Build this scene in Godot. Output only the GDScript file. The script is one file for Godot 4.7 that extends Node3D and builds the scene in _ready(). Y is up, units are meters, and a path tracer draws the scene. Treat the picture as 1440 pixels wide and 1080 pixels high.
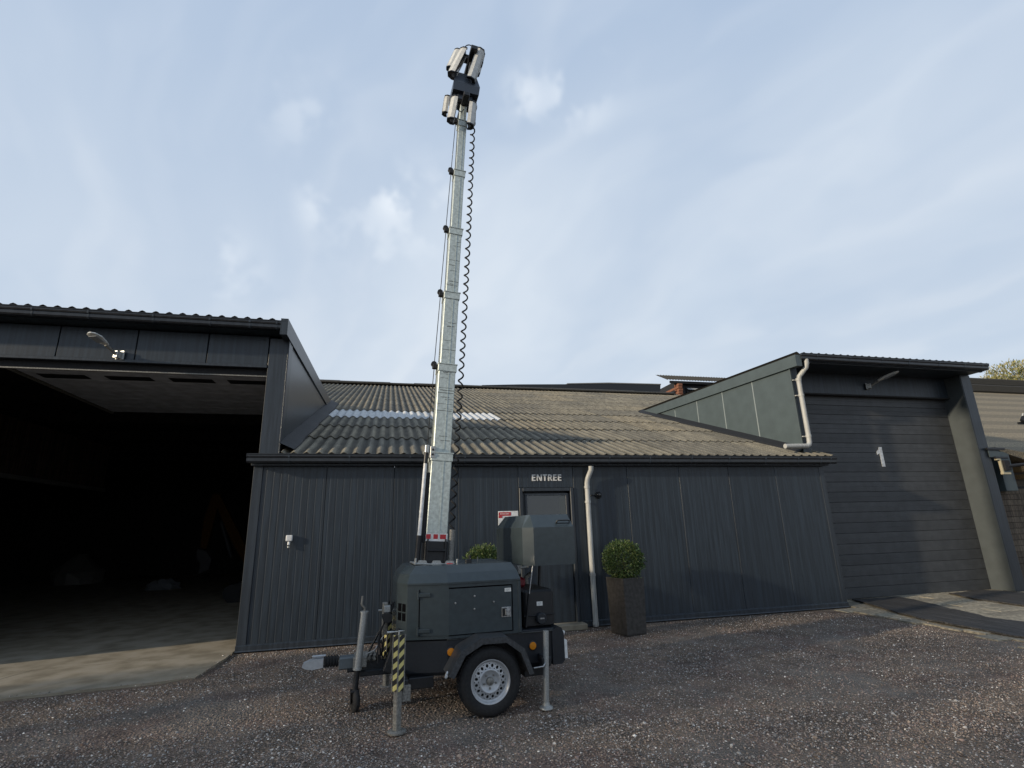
extends Node3D
# A light-tower trailer on a gravel yard in front of dark clad sheds.
# World: x runs to the right along the low wing's wall (wall face z = 0), z towards the viewer, y up, metres.

var used := {}
var M := {}
var rng := RandomNumberGenerator.new()

# ------------------------------------------------------------------ geometry collector
class Geo:
	var v := PackedVector3Array()
	var n := PackedVector3Array()
	var t := PackedVector2Array()
	var has_uv := false
	var col := PackedColorArray()

	func tri(a: Vector3, b: Vector3, c: Vector3) -> void:  # counter-clockwise seen from outside
		var q := (b - a).cross(c - a)
		if q.length_squared() < 1e-16:
			return
		q = q.normalized()
		tri_n(a, b, c, q, q, q)

	func tri_n(a: Vector3, b: Vector3, c: Vector3, na: Vector3, nb: Vector3, nc: Vector3) -> void:
		v.append(a); v.append(c); v.append(b)
		n.append(na); n.append(nc); n.append(nb)
		if has_uv:
			t.append(Vector2.ZERO); t.append(Vector2.ZERO); t.append(Vector2.ZERO)

	func quad(a: Vector3, b: Vector3, c: Vector3, d: Vector3) -> void:
		tri(a, b, c)
		tri(a, c, d)

	func quad_uv(a: Vector3, b: Vector3, c: Vector3, d: Vector3, ua: Vector2, ub: Vector2, uc: Vector2, ud: Vector2) -> void:
		has_uv = true
		while t.size() < v.size():
			t.append(Vector2.ZERO)
		var q := (b - a).cross(c - a).normalized()
		for p in [[a, ua], [c, uc], [b, ub], [a, ua], [d, ud], [c, uc]]:
			v.append(p[0]); n.append(q); t.append(p[1])

	func face(p: Array, centre: Vector3) -> void:  # convex planar polygon, turned away from centre
		var m := Vector3.ZERO
		for a in p:
			m += a
		m /= p.size()
		var q: Vector3 = (p[1] - p[0]).cross(p[2] - p[0])
		if q.dot(m - centre) < 0.0:
			p = p.duplicate()
			p.reverse()
		for i in range(1, p.size() - 1):
			tri(p[0], p[i], p[i + 1])

	func box(c: Vector3, s: Vector3, e := 0.0, b := Basis()) -> void:
		var h := s * 0.5
		if e <= 0.0:
			for ax in 3:
				for sg in [-1.0, 1.0]:
					var pts := []
					for k in [[-1, -1], [1, -1], [1, 1], [-1, 1]]:
						var p := Vector3.ZERO
						p[ax] = sg * h[ax]
						p[(ax + 1) % 3] = k[0] * h[(ax + 1) % 3]
						p[(ax + 2) % 3] = k[1] * h[(ax + 2) % 3]
						pts.append(c + b * p)
					face(pts, c)
			return
		e = minf(e, minf(h.x, minf(h.y, h.z)) * 0.95)
		for ax in 3:
			var a1 := (ax + 1) % 3
			var a2 := (ax + 2) % 3
			for sg in [-1.0, 1.0]:
				var pts := []
				for k in [[-1, -1], [1, -1], [1, 1], [-1, 1]]:
					var p := Vector3.ZERO
					p[ax] = sg * h[ax]
					p[a1] = k[0] * (h[a1] - e)
					p[a2] = k[1] * (h[a2] - e)
					pts.append(c + b * p)
				face(pts, c)
			for s1 in [-1.0, 1.0]:
				for s2 in [-1.0, 1.0]:
					var pts := []
					for k in [[0, -1], [0, 1], [1, 1], [1, -1]]:
						var p := Vector3.ZERO
						p[ax] = k[1] * (h[ax] - e)
						p[a1] = s1 * (h[a1] - (e if k[0] == 1 else 0.0))
						p[a2] = s2 * (h[a2] - (0.0 if k[0] == 1 else e))
						pts.append(c + b * p)
					face(pts, c)
		for sx in [-1.0, 1.0]:
			for sy in [-1.0, 1.0]:
				for sz in [-1.0, 1.0]:
					face([c + b * Vector3(sx * h.x, sy * (h.y - e), sz * (h.z - e)), c + b * Vector3(sx * (h.x - e), sy * h.y, sz * (h.z - e)), c + b * Vector3(sx * (h.x - e), sy * (h.y - e), sz * h.z)], c)

	func prism(poly: PackedVector2Array, d0: float, d1: float, xf := Transform3D(), caps := true) -> void:
		if Geometry2D.is_polygon_clockwise(poly):
			poly = poly.duplicate()
			poly.reverse()
		if d0 > d1:
			var w := d0
			d0 = d1
			d1 = w
		var k := poly.size()
		for i in k:
			var a := poly[i]
			var b := poly[(i + 1) % k]
			quad(xf * Vector3(a.x, a.y, d0), xf * Vector3(b.x, b.y, d0), xf * Vector3(b.x, b.y, d1), xf * Vector3(a.x, a.y, d1))
		if caps:
			var ix := Geometry2D.triangulate_polygon(poly)
			for i in range(0, ix.size(), 3):
				var a := poly[ix[i]]
				var b := poly[ix[i + 1]]
				var c := poly[ix[i + 2]]
				if (b - a).cross(c - a) < 0.0:
					var w := b
					b = c
					c = w
				tri(xf * Vector3(a.x, a.y, d1), xf * Vector3(b.x, b.y, d1), xf * Vector3(c.x, c.y, d1))
				tri(xf * Vector3(a.x, a.y, d0), xf * Vector3(c.x, c.y, d0), xf * Vector3(b.x, b.y, d0))

	func tube(p: Array, r: float, sides := 10, caps := true) -> void:
		var rings := []
		var up := Vector3.UP
		var d0: Vector3 = (p[1] - p[0]).normalized()
		if absf(d0.dot(up)) > 0.9:
			up = Vector3.RIGHT
		var side := d0.cross(up).normalized()
		for i in p.size():
			var d := Vector3.ZERO
			if i > 0:
				d += (p[i] - p[i - 1]).normalized()
			if i < p.size() - 1:
				d += (p[i + 1] - p[i]).normalized()
			d = d.normalized()
			side = (side - d * side.dot(d)).normalized()
			var oth := d.cross(side)
			var ring := []
			for k in sides:
				var a := TAU * k / sides
				ring.append(side * cos(a) + oth * sin(a))
			rings.append(ring)
		for i in p.size() - 1:
			for k in sides:
				var k2 := (k + 1) % sides
				var a: Vector3 = p[i] + rings[i][k] * r
				var b: Vector3 = p[i] + rings[i][k2] * r
				var c: Vector3 = p[i + 1] + rings[i + 1][k2] * r
				var d: Vector3 = p[i + 1] + rings[i + 1][k] * r
				tri_n(a, b, c, rings[i][k], rings[i][k2], rings[i + 1][k2])
				tri_n(a, c, d, rings[i][k], rings[i + 1][k2], rings[i + 1][k])
		if caps:
			for e in [0, p.size() - 1]:
				var pts := []
				for k in sides:
					pts.append(p[e] + rings[e][k] * r)
				var inner: Vector3 = p[1] if e == 0 else p[e - 1]
				face(pts, inner)

	func lathe(prof: Array, segs := 24, xf := Transform3D(), smooth := false) -> void:  # prof: Vector2(radius, height), outside on the right going up
		var nn := []
		for i in prof.size() - 1:
			var d: Vector2 = prof[i + 1] - prof[i]
			nn.append(Vector2(d.y, -d.x).normalized())
		for i in prof.size() - 1:
			var n0: Vector2 = nn[i]
			var n1: Vector2 = nn[i]
			if smooth:
				if i > 0:
					n0 = (nn[i] + nn[i - 1]).normalized()
				if i < nn.size() - 1:
					n1 = (nn[i] + nn[i + 1]).normalized()
			for k in segs:
				var a0 := TAU * k / segs
				var a1 := TAU * (k + 1) / segs
				var e0 := Vector3(cos(a0), 0, -sin(a0))
				var e1 := Vector3(cos(a1), 0, -sin(a1))
				var p0: Vector2 = prof[i]
				var p1: Vector2 = prof[i + 1]
				var q := [e0 * p0.x + Vector3.UP * p0.y, e1 * p0.x + Vector3.UP * p0.y, e1 * p1.x + Vector3.UP * p1.y, e0 * p1.x + Vector3.UP * p1.y]
				var m := [e0 * n0.x + Vector3.UP * n0.y, e1 * n0.x + Vector3.UP * n0.y, e1 * n1.x + Vector3.UP * n1.y, e0 * n1.x + Vector3.UP * n1.y]
				for j in 4:
					q[j] = xf * q[j]
					m[j] = (xf.basis * m[j]).normalized()
				if p0.x > 1e-6:
					tri_n(q[0], q[1], q[2], m[0], m[1], m[2])
				if p1.x > 1e-6:
					tri_n(q[0], q[2], q[3], m[0], m[2], m[3])

	func loft(rings: Array, cap0 := true, cap1 := true) -> void:  # convex rings of equal size
		var c := Vector3.ZERO
		var k := 0
		for r in rings:
			for p in r:
				c += p
				k += 1
		c /= k
		for i in rings.size() - 1:
			var s: int = rings[i].size()
			for j in s:
				var j2 := (j + 1) % s
				face([rings[i][j], rings[i][j2], rings[i + 1][j2]], c)
				face([rings[i][j], rings[i + 1][j2], rings[i + 1][j]], c)
		if cap0:
			face(rings[0].duplicate(), c)
		if cap1:
			face(rings[-1].duplicate(), c)

	func mesh() -> ArrayMesh:
		var a := []
		a.resize(Mesh.ARRAY_MAX)
		a[Mesh.ARRAY_VERTEX] = v
		a[Mesh.ARRAY_NORMAL] = n
		if has_uv:
			while t.size() < v.size():
				t.append(Vector2.ZERO)
			a[Mesh.ARRAY_TEX_UV] = t
		if col.size() == v.size():
			a[Mesh.ARRAY_COLOR] = col
		var m := ArrayMesh.new()
		m.add_surface_from_arrays(Mesh.PRIMITIVE_TRIANGLES, a)
		return m

# ------------------------------------------------------------------ scene helpers
func numbered(called: String) -> String:
	var k: int = used.get(called, 0)
	used[called] = k + 1
	return called if k == 0 else "%s_%03d" % [called, k]

func tag(o: Node, label: String, category: String, group := "", kind := "") -> void:
	if label: o.set_meta("label", label)
	if category: o.set_meta("category", category)
	if group: o.set_meta("group", group)
	if kind: o.set_meta("kind", kind)

func thing(called: String, label: String, category: String, at := Vector3.ZERO, turn := 0.0, group := "") -> Node3D:
	var o := Node3D.new()
	o.name = numbered(called)
	add_child(o)
	o.position = at
	o.rotation.y = turn
	tag(o, label, category, group)
	return o

func put(called: String, mesh: Mesh, m: Material, parent: Node, at := Vector3.ZERO) -> MeshInstance3D:
	var o := MeshInstance3D.new()
	o.mesh = mesh
	o.material_override = m
	if parent == self:
		o.name = numbered(called)
	else:
		var key := str(parent.get_instance_id()) + called
		var k: int = used.get(key, 0)
		used[key] = k + 1
		o.name = called if k == 0 else "%s_%03d" % [called, k]
	o.position = at
	parent.add_child(o, true)
	return o

func obj(called: String, g: Geo, m: Material, parent: Node) -> MeshInstance3D:
	return put(called, g.mesh(), m, parent)

func bx(called: String, c: Vector3, s: Vector3, m: Material, parent: Node, e := 0.0, b := Basis()) -> MeshInstance3D:
	var g := Geo.new()
	g.box(c, s, e, b)
	return obj(called, g, m, parent)

func tb(called: String, p: Array, r: float, m: Material, parent: Node, sides := 10) -> MeshInstance3D:
	var g := Geo.new()
	g.tube(p, r, sides)
	return obj(called, g, m, parent)

func v2(a: Array) -> PackedVector2Array:
	var p := PackedVector2Array()
	for i in range(0, a.size(), 2):
		p.append(Vector2(a[i], a[i + 1]))
	return p

func lin(r: float, g: float, b: float) -> Color:
	return Color(r, g, b).linear_to_srgb()

# ------------------------------------------------------------------ materials
func noise_tex(freq: float, oct: int, lo: float, hi: float, sd: int, type := FastNoiseLite.TYPE_SIMPLEX_SMOOTH, size := 512) -> NoiseTexture2D:
	var f := FastNoiseLite.new()
	f.seed = sd
	f.noise_type = type
	f.frequency = freq
	f.fractal_octaves = oct
	var t := NoiseTexture2D.new()
	t.width = size
	t.height = size
	t.seamless = true
	t.noise = f
	var r := Gradient.new()
	r.set_color(0, Color(lo, lo, lo))
	r.set_color(1, Color(hi, hi, hi))
	t.color_ramp = r
	return t

func ramp_tex(freq: float, oct: int, cols: Array, sd: int, type := FastNoiseLite.TYPE_SIMPLEX_SMOOTH, size := 512) -> NoiseTexture2D:
	var t := noise_tex(freq, oct, 0, 1, sd, type, size)
	var r := Gradient.new()
	var of := PackedFloat32Array()
	var cs := PackedColorArray()
	for c in cols:
		of.append(c[0])
		cs.append(c[1])
	r.offsets = of
	r.colors = cs
	t.color_ramp = r
	return t

func bump_tex(freq: float, oct: int, strength: float, sd: int, type := FastNoiseLite.TYPE_SIMPLEX_SMOOTH) -> NoiseTexture2D:
	var f := FastNoiseLite.new()
	f.seed = sd
	f.noise_type = type
	f.frequency = freq
	f.fractal_octaves = oct
	var t := NoiseTexture2D.new()
	t.width = 512
	t.height = 512
	t.seamless = true
	t.noise = f
	t.as_normal_map = true
	t.bump_strength = strength
	return t

func streak_tex(lo: float, hi: float, sd: int) -> ImageTexture:  # rain streaks running down
	var f := FastNoiseLite.new()
	f.seed = sd
	f.frequency = 1.0
	f.fractal_octaves = 4
	var im := Image.create(256, 256, false, Image.FORMAT_RGB8)
	for y in 256:
		for x in 256:
			var a := TAU * x / 256.0
			var b := TAU * y / 256.0
			var w := f.get_noise_3d(cos(a) * 5.0, sin(a) * 5.0 + 40.0, cos(b) * 0.35) * 0.5 + 0.5
			w = w * 0.7 + 0.3 * (f.get_noise_3d(cos(a) * 16.0 + 9.0, sin(a) * 16.0, sin(b) * 0.9) * 0.5 + 0.5)
			var q := clampf(lo + (hi - lo) * smoothstep(0.25, 0.75, w), 0, 1)
			im.set_pixel(x, y, Color(q, q, q))
	return ImageTexture.create_from_image(im)

func mat(col: Color, rough: float, tex: Texture2D = null, sc := 1.0, nrm: Texture2D = null, ns := 1.0, metal := 0.0, world := false) -> StandardMaterial3D:
	var m := StandardMaterial3D.new()
	m.albedo_color = col
	m.roughness = rough
	m.metallic = metal
	m.uv1_triplanar = true
	m.uv1_world_triplanar = world
	m.uv1_scale = Vector3.ONE * sc
	if tex: m.albedo_texture = tex
	if nrm:
		m.normal_enabled = true
		m.normal_texture = nrm
		m.normal_scale = ns
	return m

func make_materials() -> void:
	var mott := noise_tex(0.012, 5, 0.78, 1.0, 3)
	var dirt := noise_tex(0.02, 6, 0.6, 1.0, 7)
	var faint := noise_tex(0.012, 5, 0.90, 1.0, 19)
	var dirt2 := noise_tex(0.03, 5, 0.80, 1.0, 17)
	var streak := streak_tex(0.72, 1.0, 5)
	var streak2 := streak_tex(0.5, 1.0, 8)
	var grain := bump_tex(0.08, 4, 1.2, 11)
	var rough_n := bump_tex(0.05, 5, 3.0, 12)
	var spangle := noise_tex(0.06, 2, 0.72, 1.0, 13, FastNoiseLite.TYPE_CELLULAR)
	var clad := lin(0.0240, 0.0350, 0.0475)
	M.clad = mat(clad, 0.42, streak, 0.5, grain, 0.15, 0.0, true)
	M.clad_b = mat(lin(0.0220, 0.0325, 0.0445), 0.45, streak, 0.43, grain, 0.15, 0.0, true)
	M.clad_c = mat(lin(0.0256, 0.0370, 0.0500), 0.40, streak, 0.57, grain, 0.15, 0.0, true)
	M.trim = mat(lin(0.030, 0.039, 0.050), 0.38, streak, 0.7, null, 1.0, 0.0, true)
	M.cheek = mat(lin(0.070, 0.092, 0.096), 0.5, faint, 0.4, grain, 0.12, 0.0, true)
	M.gutter = mat(lin(0.028, 0.031, 0.036), 0.28, dirt, 0.8)
	M.slat = mat(lin(0.054, 0.057, 0.060), 0.5, mott, 0.6, grain, 0.25, 0.0, true)
	M.flash = mat(lin(0.012, 0.013, 0.016), 0.7, dirt, 1.0, rough_n, 0.4)
	M.black = mat(lin(0.012, 0.013, 0.015), 0.45, mott, 2.0)
	M.blackmatt = mat(lin(0.016, 0.016, 0.017), 0.8, dirt, 2.0)
	M.rubber = mat(lin(0.020, 0.020, 0.021), 0.85, dirt, 3.0, grain, 0.4)
	M.zinc = mat(lin(0.55, 0.56, 0.54), 0.42, spangle, 3.0, grain, 0.1, 0.55)
	M.zinc_old = mat(lin(0.34, 0.33, 0.30), 0.6, dirt, 4.0, grain, 0.3, 0.35)
	M.mast = mat(lin(0.60, 0.66, 0.62), 0.45, dirt2, 1.3, grain, 0.12, 0.25)
	M.steel = mat(lin(0.62, 0.63, 0.63), 0.3, dirt, 3.0, null, 1.0, 0.7)
	M.lampgrey = mat(lin(0.72, 0.72, 0.68), 0.45, mott, 3.0)
	M.white = mat(lin(0.88, 0.88, 0.86), 0.5, mott, 2.0)
	M.red = mat(lin(0.42, 0.02, 0.025), 0.45)
	M.orange = mat(lin(0.95, 0.33, 0.02), 0.2, noise_tex(0.2, 2, 0.7, 1.0, 31, FastNoiseLite.TYPE_CELLULAR), 20.0)
	M.body = mat(lin(0.040, 0.054, 0.061), 0.26, faint, 1.6, grain, 0.2)
	M.bodyworn = mat(lin(0.050, 0.054, 0.054), 0.5, dirt, 2.5, grain, 0.3)
	M.frame = mat(lin(0.014, 0.0180, 0.024), 0.4, dirt2, 2.0, grain, 0.3)
	M.fender = mat(lin(0.068, 0.073, 0.078), 0.42, dirt, 3.0, grain, 0.3)
	M.pvc = mat(lin(0.52, 0.52, 0.49), 0.5, streak, 2.0)
	M.glass = StandardMaterial3D.new()
	M.glass.albedo_color = Color(0.10, 0.12, 0.11, 0.5)
	M.glass.metallic_specular = 0.75
	M.glass.transparency = BaseMaterial3D.TRANSPARENCY_ALPHA
	M.glass.roughness = 0.05
	M.lens = mat(lin(0.30, 0.32, 0.34), 0.12)
	M.concrete = mat(lin(0.32, 0.285, 0.225), 0.85, ramp_tex(0.012, 6, [[0.0, Color(0.74, 0.72, 0.68)], [0.45, Color(0.90, 0.89, 0.86)], [0.6, Color(0.95, 0.94, 0.92)], [1.0, Color(1, 1, 1)]], 41), 0.33, grain, 0.12, 0.0, true)
	M.paver = mat(lin(0.46, 0.41, 0.31), 0.88, dirt, 0.9, rough_n, 0.6, 0.0, true)
	M.paver_b = mat(lin(0.34, 0.305, 0.235), 0.9, dirt, 1.1, rough_n, 0.6, 0.0, true)
	M.mat_rubber = mat(lin(0.062, 0.060, 0.060), 0.75, streak2, 0.6, rough_n, 0.6, 0.0, true)
	var rl := FastNoiseLite.new()
	rl.seed = 51
	rl.frequency = 0.035
	rl.fractal_octaves = 6
	rl.fractal_gain = 0.78
	var roof_ramp := NoiseTexture2D.new()
	roof_ramp.width = 1024
	roof_ramp.height = 1024
	roof_ramp.seamless = true
	roof_ramp.noise = rl
	var rg := Gradient.new()
	rg.offsets = PackedFloat32Array([0.0, 0.36, 0.5, 0.62, 0.74, 1.0])
	rg.colors = PackedColorArray([Color(0.22, 0.22, 0.22), Color(0.44, 0.44, 0.43), Color(0.64, 0.63, 0.60), Color(0.80, 0.78, 0.72), Color(0.95, 0.93, 0.86), Color(1, 1, 0.97)])
	roof_ramp.color_ramp = rg
	var roof_cols := [[0.60, 0.565, 0.49], [0.54, 0.515, 0.46], [0.66, 0.605, 0.505], [0.47, 0.455, 0.42], [0.61, 0.58, 0.515]]
	for i in roof_cols.size():
		M["roof%d" % i] = mat(lin(roof_cols[i][0], roof_cols[i][1], roof_cols[i][2]), 0.92, roof_ramp, 0.8 + 0.13 * i, rough_n, 1.2, 0.0, true)
		M["roof%d" % i].vertex_color_use_as_albedo = true
	M.roof_new = mat(lin(0.82, 0.83, 0.82), 0.8, dirt, 1.5, rough_n, 0.4, 0.0, true)
	M.roof_newer = mat(lin(0.68, 0.69, 0.68), 0.8, dirt, 1.1, rough_n, 0.4, 0.0, true)
	M.roof_dark = mat(lin(0.05, 0.048, 0.046), 0.8, roof_ramp, 0.9, rough_n, 0.8, 0.0, true)
	M.ridge = mat(lin(0.10, 0.095, 0.085), 0.9, roof_ramp, 1.0, rough_n, 1.0, 0.0, true)
	M.brick = mat(lin(0.33, 0.14, 0.08), 0.9, dirt, 3.0, rough_n, 0.6)
	M.timber = mat(lin(0.17, 0.13, 0.092), 0.85, streak2, 1.0, rough_n, 0.5, 0.0, true)
	M.timber_b = mat(lin(0.21, 0.165, 0.118), 0.85, streak2, 1.3, rough_n, 0.5, 0.0, true)
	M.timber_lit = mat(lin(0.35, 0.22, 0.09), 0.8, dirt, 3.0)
	M.tile = mat(lin(0.62, 0.53, 0.40), 0.9, roof_ramp, 0.7, rough_n, 1.0, 0.0, true)
	M.tile_b = mat(lin(0.46, 0.40, 0.31), 0.9, roof_ramp, 0.8, rough_n, 1.0, 0.0, true)
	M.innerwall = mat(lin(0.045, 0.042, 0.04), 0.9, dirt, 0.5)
	M.innerboard = mat(lin(0.13, 0.085, 0.06), 0.9, streak2, 0.5)
	M.doorpanel = mat(lin(0.50, 0.52, 0.58), 0.6, mott, 0.5)
	M.digger = mat(lin(0.060, 0.028, 0.008), 0.95, dirt, 2.0)
	M.digger.metallic_specular = 0.1
	M.pot = mat(lin(0.066, 0.062, 0.058), 0.6, ramp_tex(0.02, 5, [[0.0, Color(0.66, 0.63, 0.60)], [0.5, Color(0.82, 0.81, 0.80)], [1.0, Color(1, 0.98, 0.96)]], 61), 1.3, grain, 0.3, 0.15)
	M.soil = mat(lin(0.03, 0.022, 0.015), 0.95, dirt, 4.0, rough_n, 1.0)
	M.leaf = StandardMaterial3D.new()
	M.leaf.vertex_color_use_as_albedo = true
	M.leaf.roughness = 0.5
	M.leaf.backlight_enabled = true
	M.leaf.backlight = Color(0.10, 0.16, 0.04)
	M.bark = mat(lin(0.08, 0.06, 0.045), 0.9, dirt, 4.0)
	M.stone = StandardMaterial3D.new()
	M.stone.vertex_color_use_as_albedo = true
	M.stone.roughness = 0.7
	var gi := Image.create(1024, 1024, false, Image.FORMAT_RGB8)
	rng.seed = 70
	for y in range(0, 1024):
		for x in range(0, 1024):
			var q := rng.randf()
			var k := 0.42 + 0.40 * q
			if q > 0.985: k = 1.0
			gi.set_pixel(x, y, Color(k, k * (0.955 + 0.045 * rng.randf()), k * (0.91 + 0.07 * rng.randf())))
	for k in 9000:  # pebbles two or three texels wide
		var q := rng.randf()
		var c := Color(0.42, 0.40, 0.385).lerp(Color(0.98, 0.95, 0.90), q * q)
		gi.fill_rect(Rect2i(rng.randi() % 1020, rng.randi() % 1020, 2 + rng.randi() % 3, 2 + rng.randi() % 2), c)
	M.gravel = mat(lin(0.62, 0.62, 0.62), 0.92, ImageTexture.create_from_image(gi), 0.28, bump_tex(0.22, 3, 5.0, 72), 0.9, 0.0, true)
	M.gravel.vertex_color_use_as_albedo = true
	# hazard stripes, printed film
	var im := Image.create(64, 64, false, Image.FORMAT_RGB8)
	for y in 64:
		for x in 64:
			var k := ((x + y) % 64) < 32
			im.set_pixel(x, y, Color(0.83, 0.78, 0.50) if k else Color(0.13, 0.13, 0.13))
	M.hazard = StandardMaterial3D.new()
	M.hazard.albedo_texture = ImageTexture.create_from_image(im)
	M.hazard.roughness = 0.45
	# small print on the engine labels: grey lines on white film
	var pr := Image.create(64, 48, false, Image.FORMAT_RGB8)
	pr.fill(Color(0.86, 0.86, 0.84))
	for row in 4:
		for x in range(8, 56):
			if hash(x * 7 + row * 131) % 5 > 1:
				pr.fill_rect(Rect2i(x, 10 + row * 9, 1, 4), Color(0.2, 0.2, 0.22))
	M.label = StandardMaterial3D.new()
	M.label.albedo_texture = ImageTexture.create_from_image(pr)
	M.label.roughness = 0.5

# ------------------------------------------------------------------ sky
func dirn(px: float, py: float, b: Basis) -> Vector3:
	return (b * Vector3((px - 720.0) / 735.0, -(py - 540.0) / 735.0, -1.0)).normalized()

func make_sky(cam_basis: Basis) -> PanoramaSkyMaterial:
	var w := 1280
	var h := 640
	var im := Image.create(w, h, false, Image.FORMAT_RGBF)
	var a := FastNoiseLite.new()
	a.seed = 5; a.frequency = 0.55; a.fractal_octaves = 5
	var s := FastNoiseLite.new()
	s.seed = 9; s.frequency = 1.0; s.fractal_octaves = 5; s.fractal_gain = 0.45
	var f := FastNoiseLite.new()
	f.seed = 21; f.frequency = 7.0; f.fractal_octaves = 5; f.fractal_gain = 0.6
	# small puffs of cloud: [direction, size in radians, strength]
	var puffs := []
	for p in [[810, 128, 0.05, 0.9], [738, 138, 0.035, 0.8], [552, 282, 0.032, 1.0], [600, 290, 0.07, 0.55], [310, 384, 0.06, 0.6], [250, 380, 0.03, 0.5], [448, 290, 0.035, 0.7], [430, 160, 0.06, 0.35], [520, 345, 0.07, 0.4]]:
		puffs.append([dirn(p[0], p[1], cam_basis), p[2], p[3]])
	var veils := []
	for p in [[760, 340, 0.30, 0.55], [640, 470, 0.35, 0.5], [1000, 430, 0.28, 0.35], [1400, 110, 0.16, 0.5], [1250, 190, 0.14, 0.4], [60, 330, 0.30, 0.25], [1100, 260, 0.16, 0.25]]:
		veils.append([dirn(p[0], p[1], cam_basis), p[2], p[3]])
	for y in h:
		var el := (0.5 - (y + 0.5) / h) * PI
		for x in w:
			var az := (x + 0.5) / w * TAU
			var d := Vector3(sin(az) * cos(el), sin(el), -cos(az) * cos(el))
			var c: Color
			if d.y <= 0.0:
				c = Color(0.30, 0.31, 0.32)
			else:
				var t := pow(1.0 - d.y, 1.7)
				var base := Vector3(0.250, 0.345, 0.495).lerp(Vector3(0.505, 0.575, 0.650), t)
				var px := d.x / (d.y + 0.22)
				var pz := d.z / (d.y + 0.22)
				var wx := a.get_noise_2d(px * 1.1 + 7.0, pz * 1.1) * 0.6
				var wz := a.get_noise_2d(px * 1.1, pz * 1.1 + 31.0) * 0.6
				var veil := smoothstep(-0.35, 0.45, a.get_noise_2d(px * 0.9 + wx, pz * 0.9 + wz))
				# streaks: long along one direction
				var u := px * 0.45 + pz * 0.89
				var vv := -px * 0.89 + pz * 0.45
				var st := smoothstep(-0.05, 0.55, s.get_noise_2d(u * 0.7 + wx, vv * 3.2 + wz * 1.5))
				var st2 := smoothstep(0.05, 0.6, s.get_noise_2d(u * 1.6 + 60.0 + wx, vv * 6.5 + wz * 2.0))
				var cover := clampf(0.08 + 0.40 * veil + 0.40 * st + 0.15 * st2, 0.0, 1.0)
				var cl := Vector3(0.465, 0.530, 0.625).lerp(Vector3(0.585, 0.625, 0.668), t)
				var rgb := base.lerp(cl, cover * (0.62 + 0.25 * t))
				for p in veils:
					var cb: float = d.dot(p[0])
					if cb > 0.6:
						var an: float = acos(minf(cb, 1.0)) / p[1]
						var mm: float = exp(-an * an) * p[2] * (0.55 + 0.9 * smoothstep(-0.4, 0.5, s.get_noise_2d(u * 0.9 + wx, vv * 1.9 + wz)))
						rgb = rgb.lerp(Vector3(0.66, 0.705, 0.745), clampf(mm * 0.36, 0, 0.9))
				for p in puffs:
					var ca: float = d.dot(p[0])
					if ca > 0.97:
						var ang: float = acos(minf(ca, 1.0)) / p[1]
						var m: float = exp(-ang * ang) * p[2] * smoothstep(-0.08, 0.34, f.get_noise_3d(d.x, d.y, d.z))
						rgb = rgb.lerp(Vector3(0.72, 0.76, 0.80), clampf(m * 0.62, 0, 1))
				c = Color(rgb.x, rgb.y, rgb.z)
			im.set_pixel(x, y, c)
	var m := PanoramaSkyMaterial.new()
	m.panorama = ImageTexture.create_from_image(im)
	return m

# ------------------------------------------------------------------ ground
var gnoise := FastNoiseLite.new()

func ground_y(x: float, z: float) -> float:
	var k := smoothstep(0.0, 0.8, z)
	k *= 1.0 - smoothstep(7.0, 7.6, x) * smoothstep(4.5, 3.6, z)
	k *= smoothstep(1.3, 2.1, z + maxf(0.0, (x + 2.3) * 4.0))
	return (gnoise.get_noise_2d(x, z) * 0.03 + gnoise.get_noise_2d(x * 4.0 + 50.0, z * 4.0) * 0.012) * k - 0.004 * (1.0 - k)

var patch := FastNoiseLite.new()

func patch_color(x: float, z: float) -> Color:  # brown, grey and reddish patches of the trodden gravel
	var a := patch.get_noise_2d(x, z)
	var b := patch.get_noise_2d(x * 1.7 + 80.0, z * 1.7)
	var c := patch.get_noise_2d(x * 5.0 + 30.0, z * 5.0 + 60.0)
	var v := Vector3(0.42, 0.325, 0.25)
	v = v.lerp(Vector3(0.42, 0.375, 0.335), smoothstep(-0.05, 0.45, a))
	v = v.lerp(Vector3(0.37, 0.26, 0.215), 0.8 * smoothstep(0.05, 0.4, b))
	v *= 1.60
	v *= 1.0 + 0.5 * c - 0.30 * smoothstep(0.1, 0.45, -a)
	return Color(v.x, v.y, v.z)

func make_ground() -> void:
	patch.seed = 77
	patch.frequency = 0.55
	patch.fractal_octaves = 3
	gnoise.seed = 4
	gnoise.frequency = 0.5
	var xs := [-400.0, -120.0, -50.0, -25.0, -15.0]
	var x := -10.0
	while x < 15.0:
		xs.append(x)
		x += 0.11
	xs.append_array([16.0, 20.0, 30.0, 60.0, 150.0, 400.0])
	var zs := [400.0, 120.0, 50.0, 25.0, 15.0]
	var z := 9.0
	while z > -0.4:
		zs.append(z)
		z -= 0.11
	zs.append_array([-3.0, -10.0, -25.0, -60.0, -150.0, -400.0])
	var st := SurfaceTool.new()
	st.begin(Mesh.PRIMITIVE_TRIANGLES)
	st.set_smooth_group(0)
	for j in zs.size():
		for i in xs.size():
			st.set_color(patch_color(xs[i], zs[j]))
			st.add_vertex(Vector3(xs[i], ground_y(xs[i], zs[j]), zs[j]))
	var w: int = xs.size()
	for j in zs.size() - 1:
		for i in w - 1:
			var a: int = j * w + i
			st.add_index(a); st.add_index(a + w); st.add_index(a + 1)
			st.add_index(a + 1); st.add_index(a + w); st.add_index(a + w + 1)
	st.generate_normals()
	var o := put("ground", st.commit(), M.gravel, self)
	tag(o, "dark brown-grey gravel yard in front of the sheds", "", "", "structure")

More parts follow.
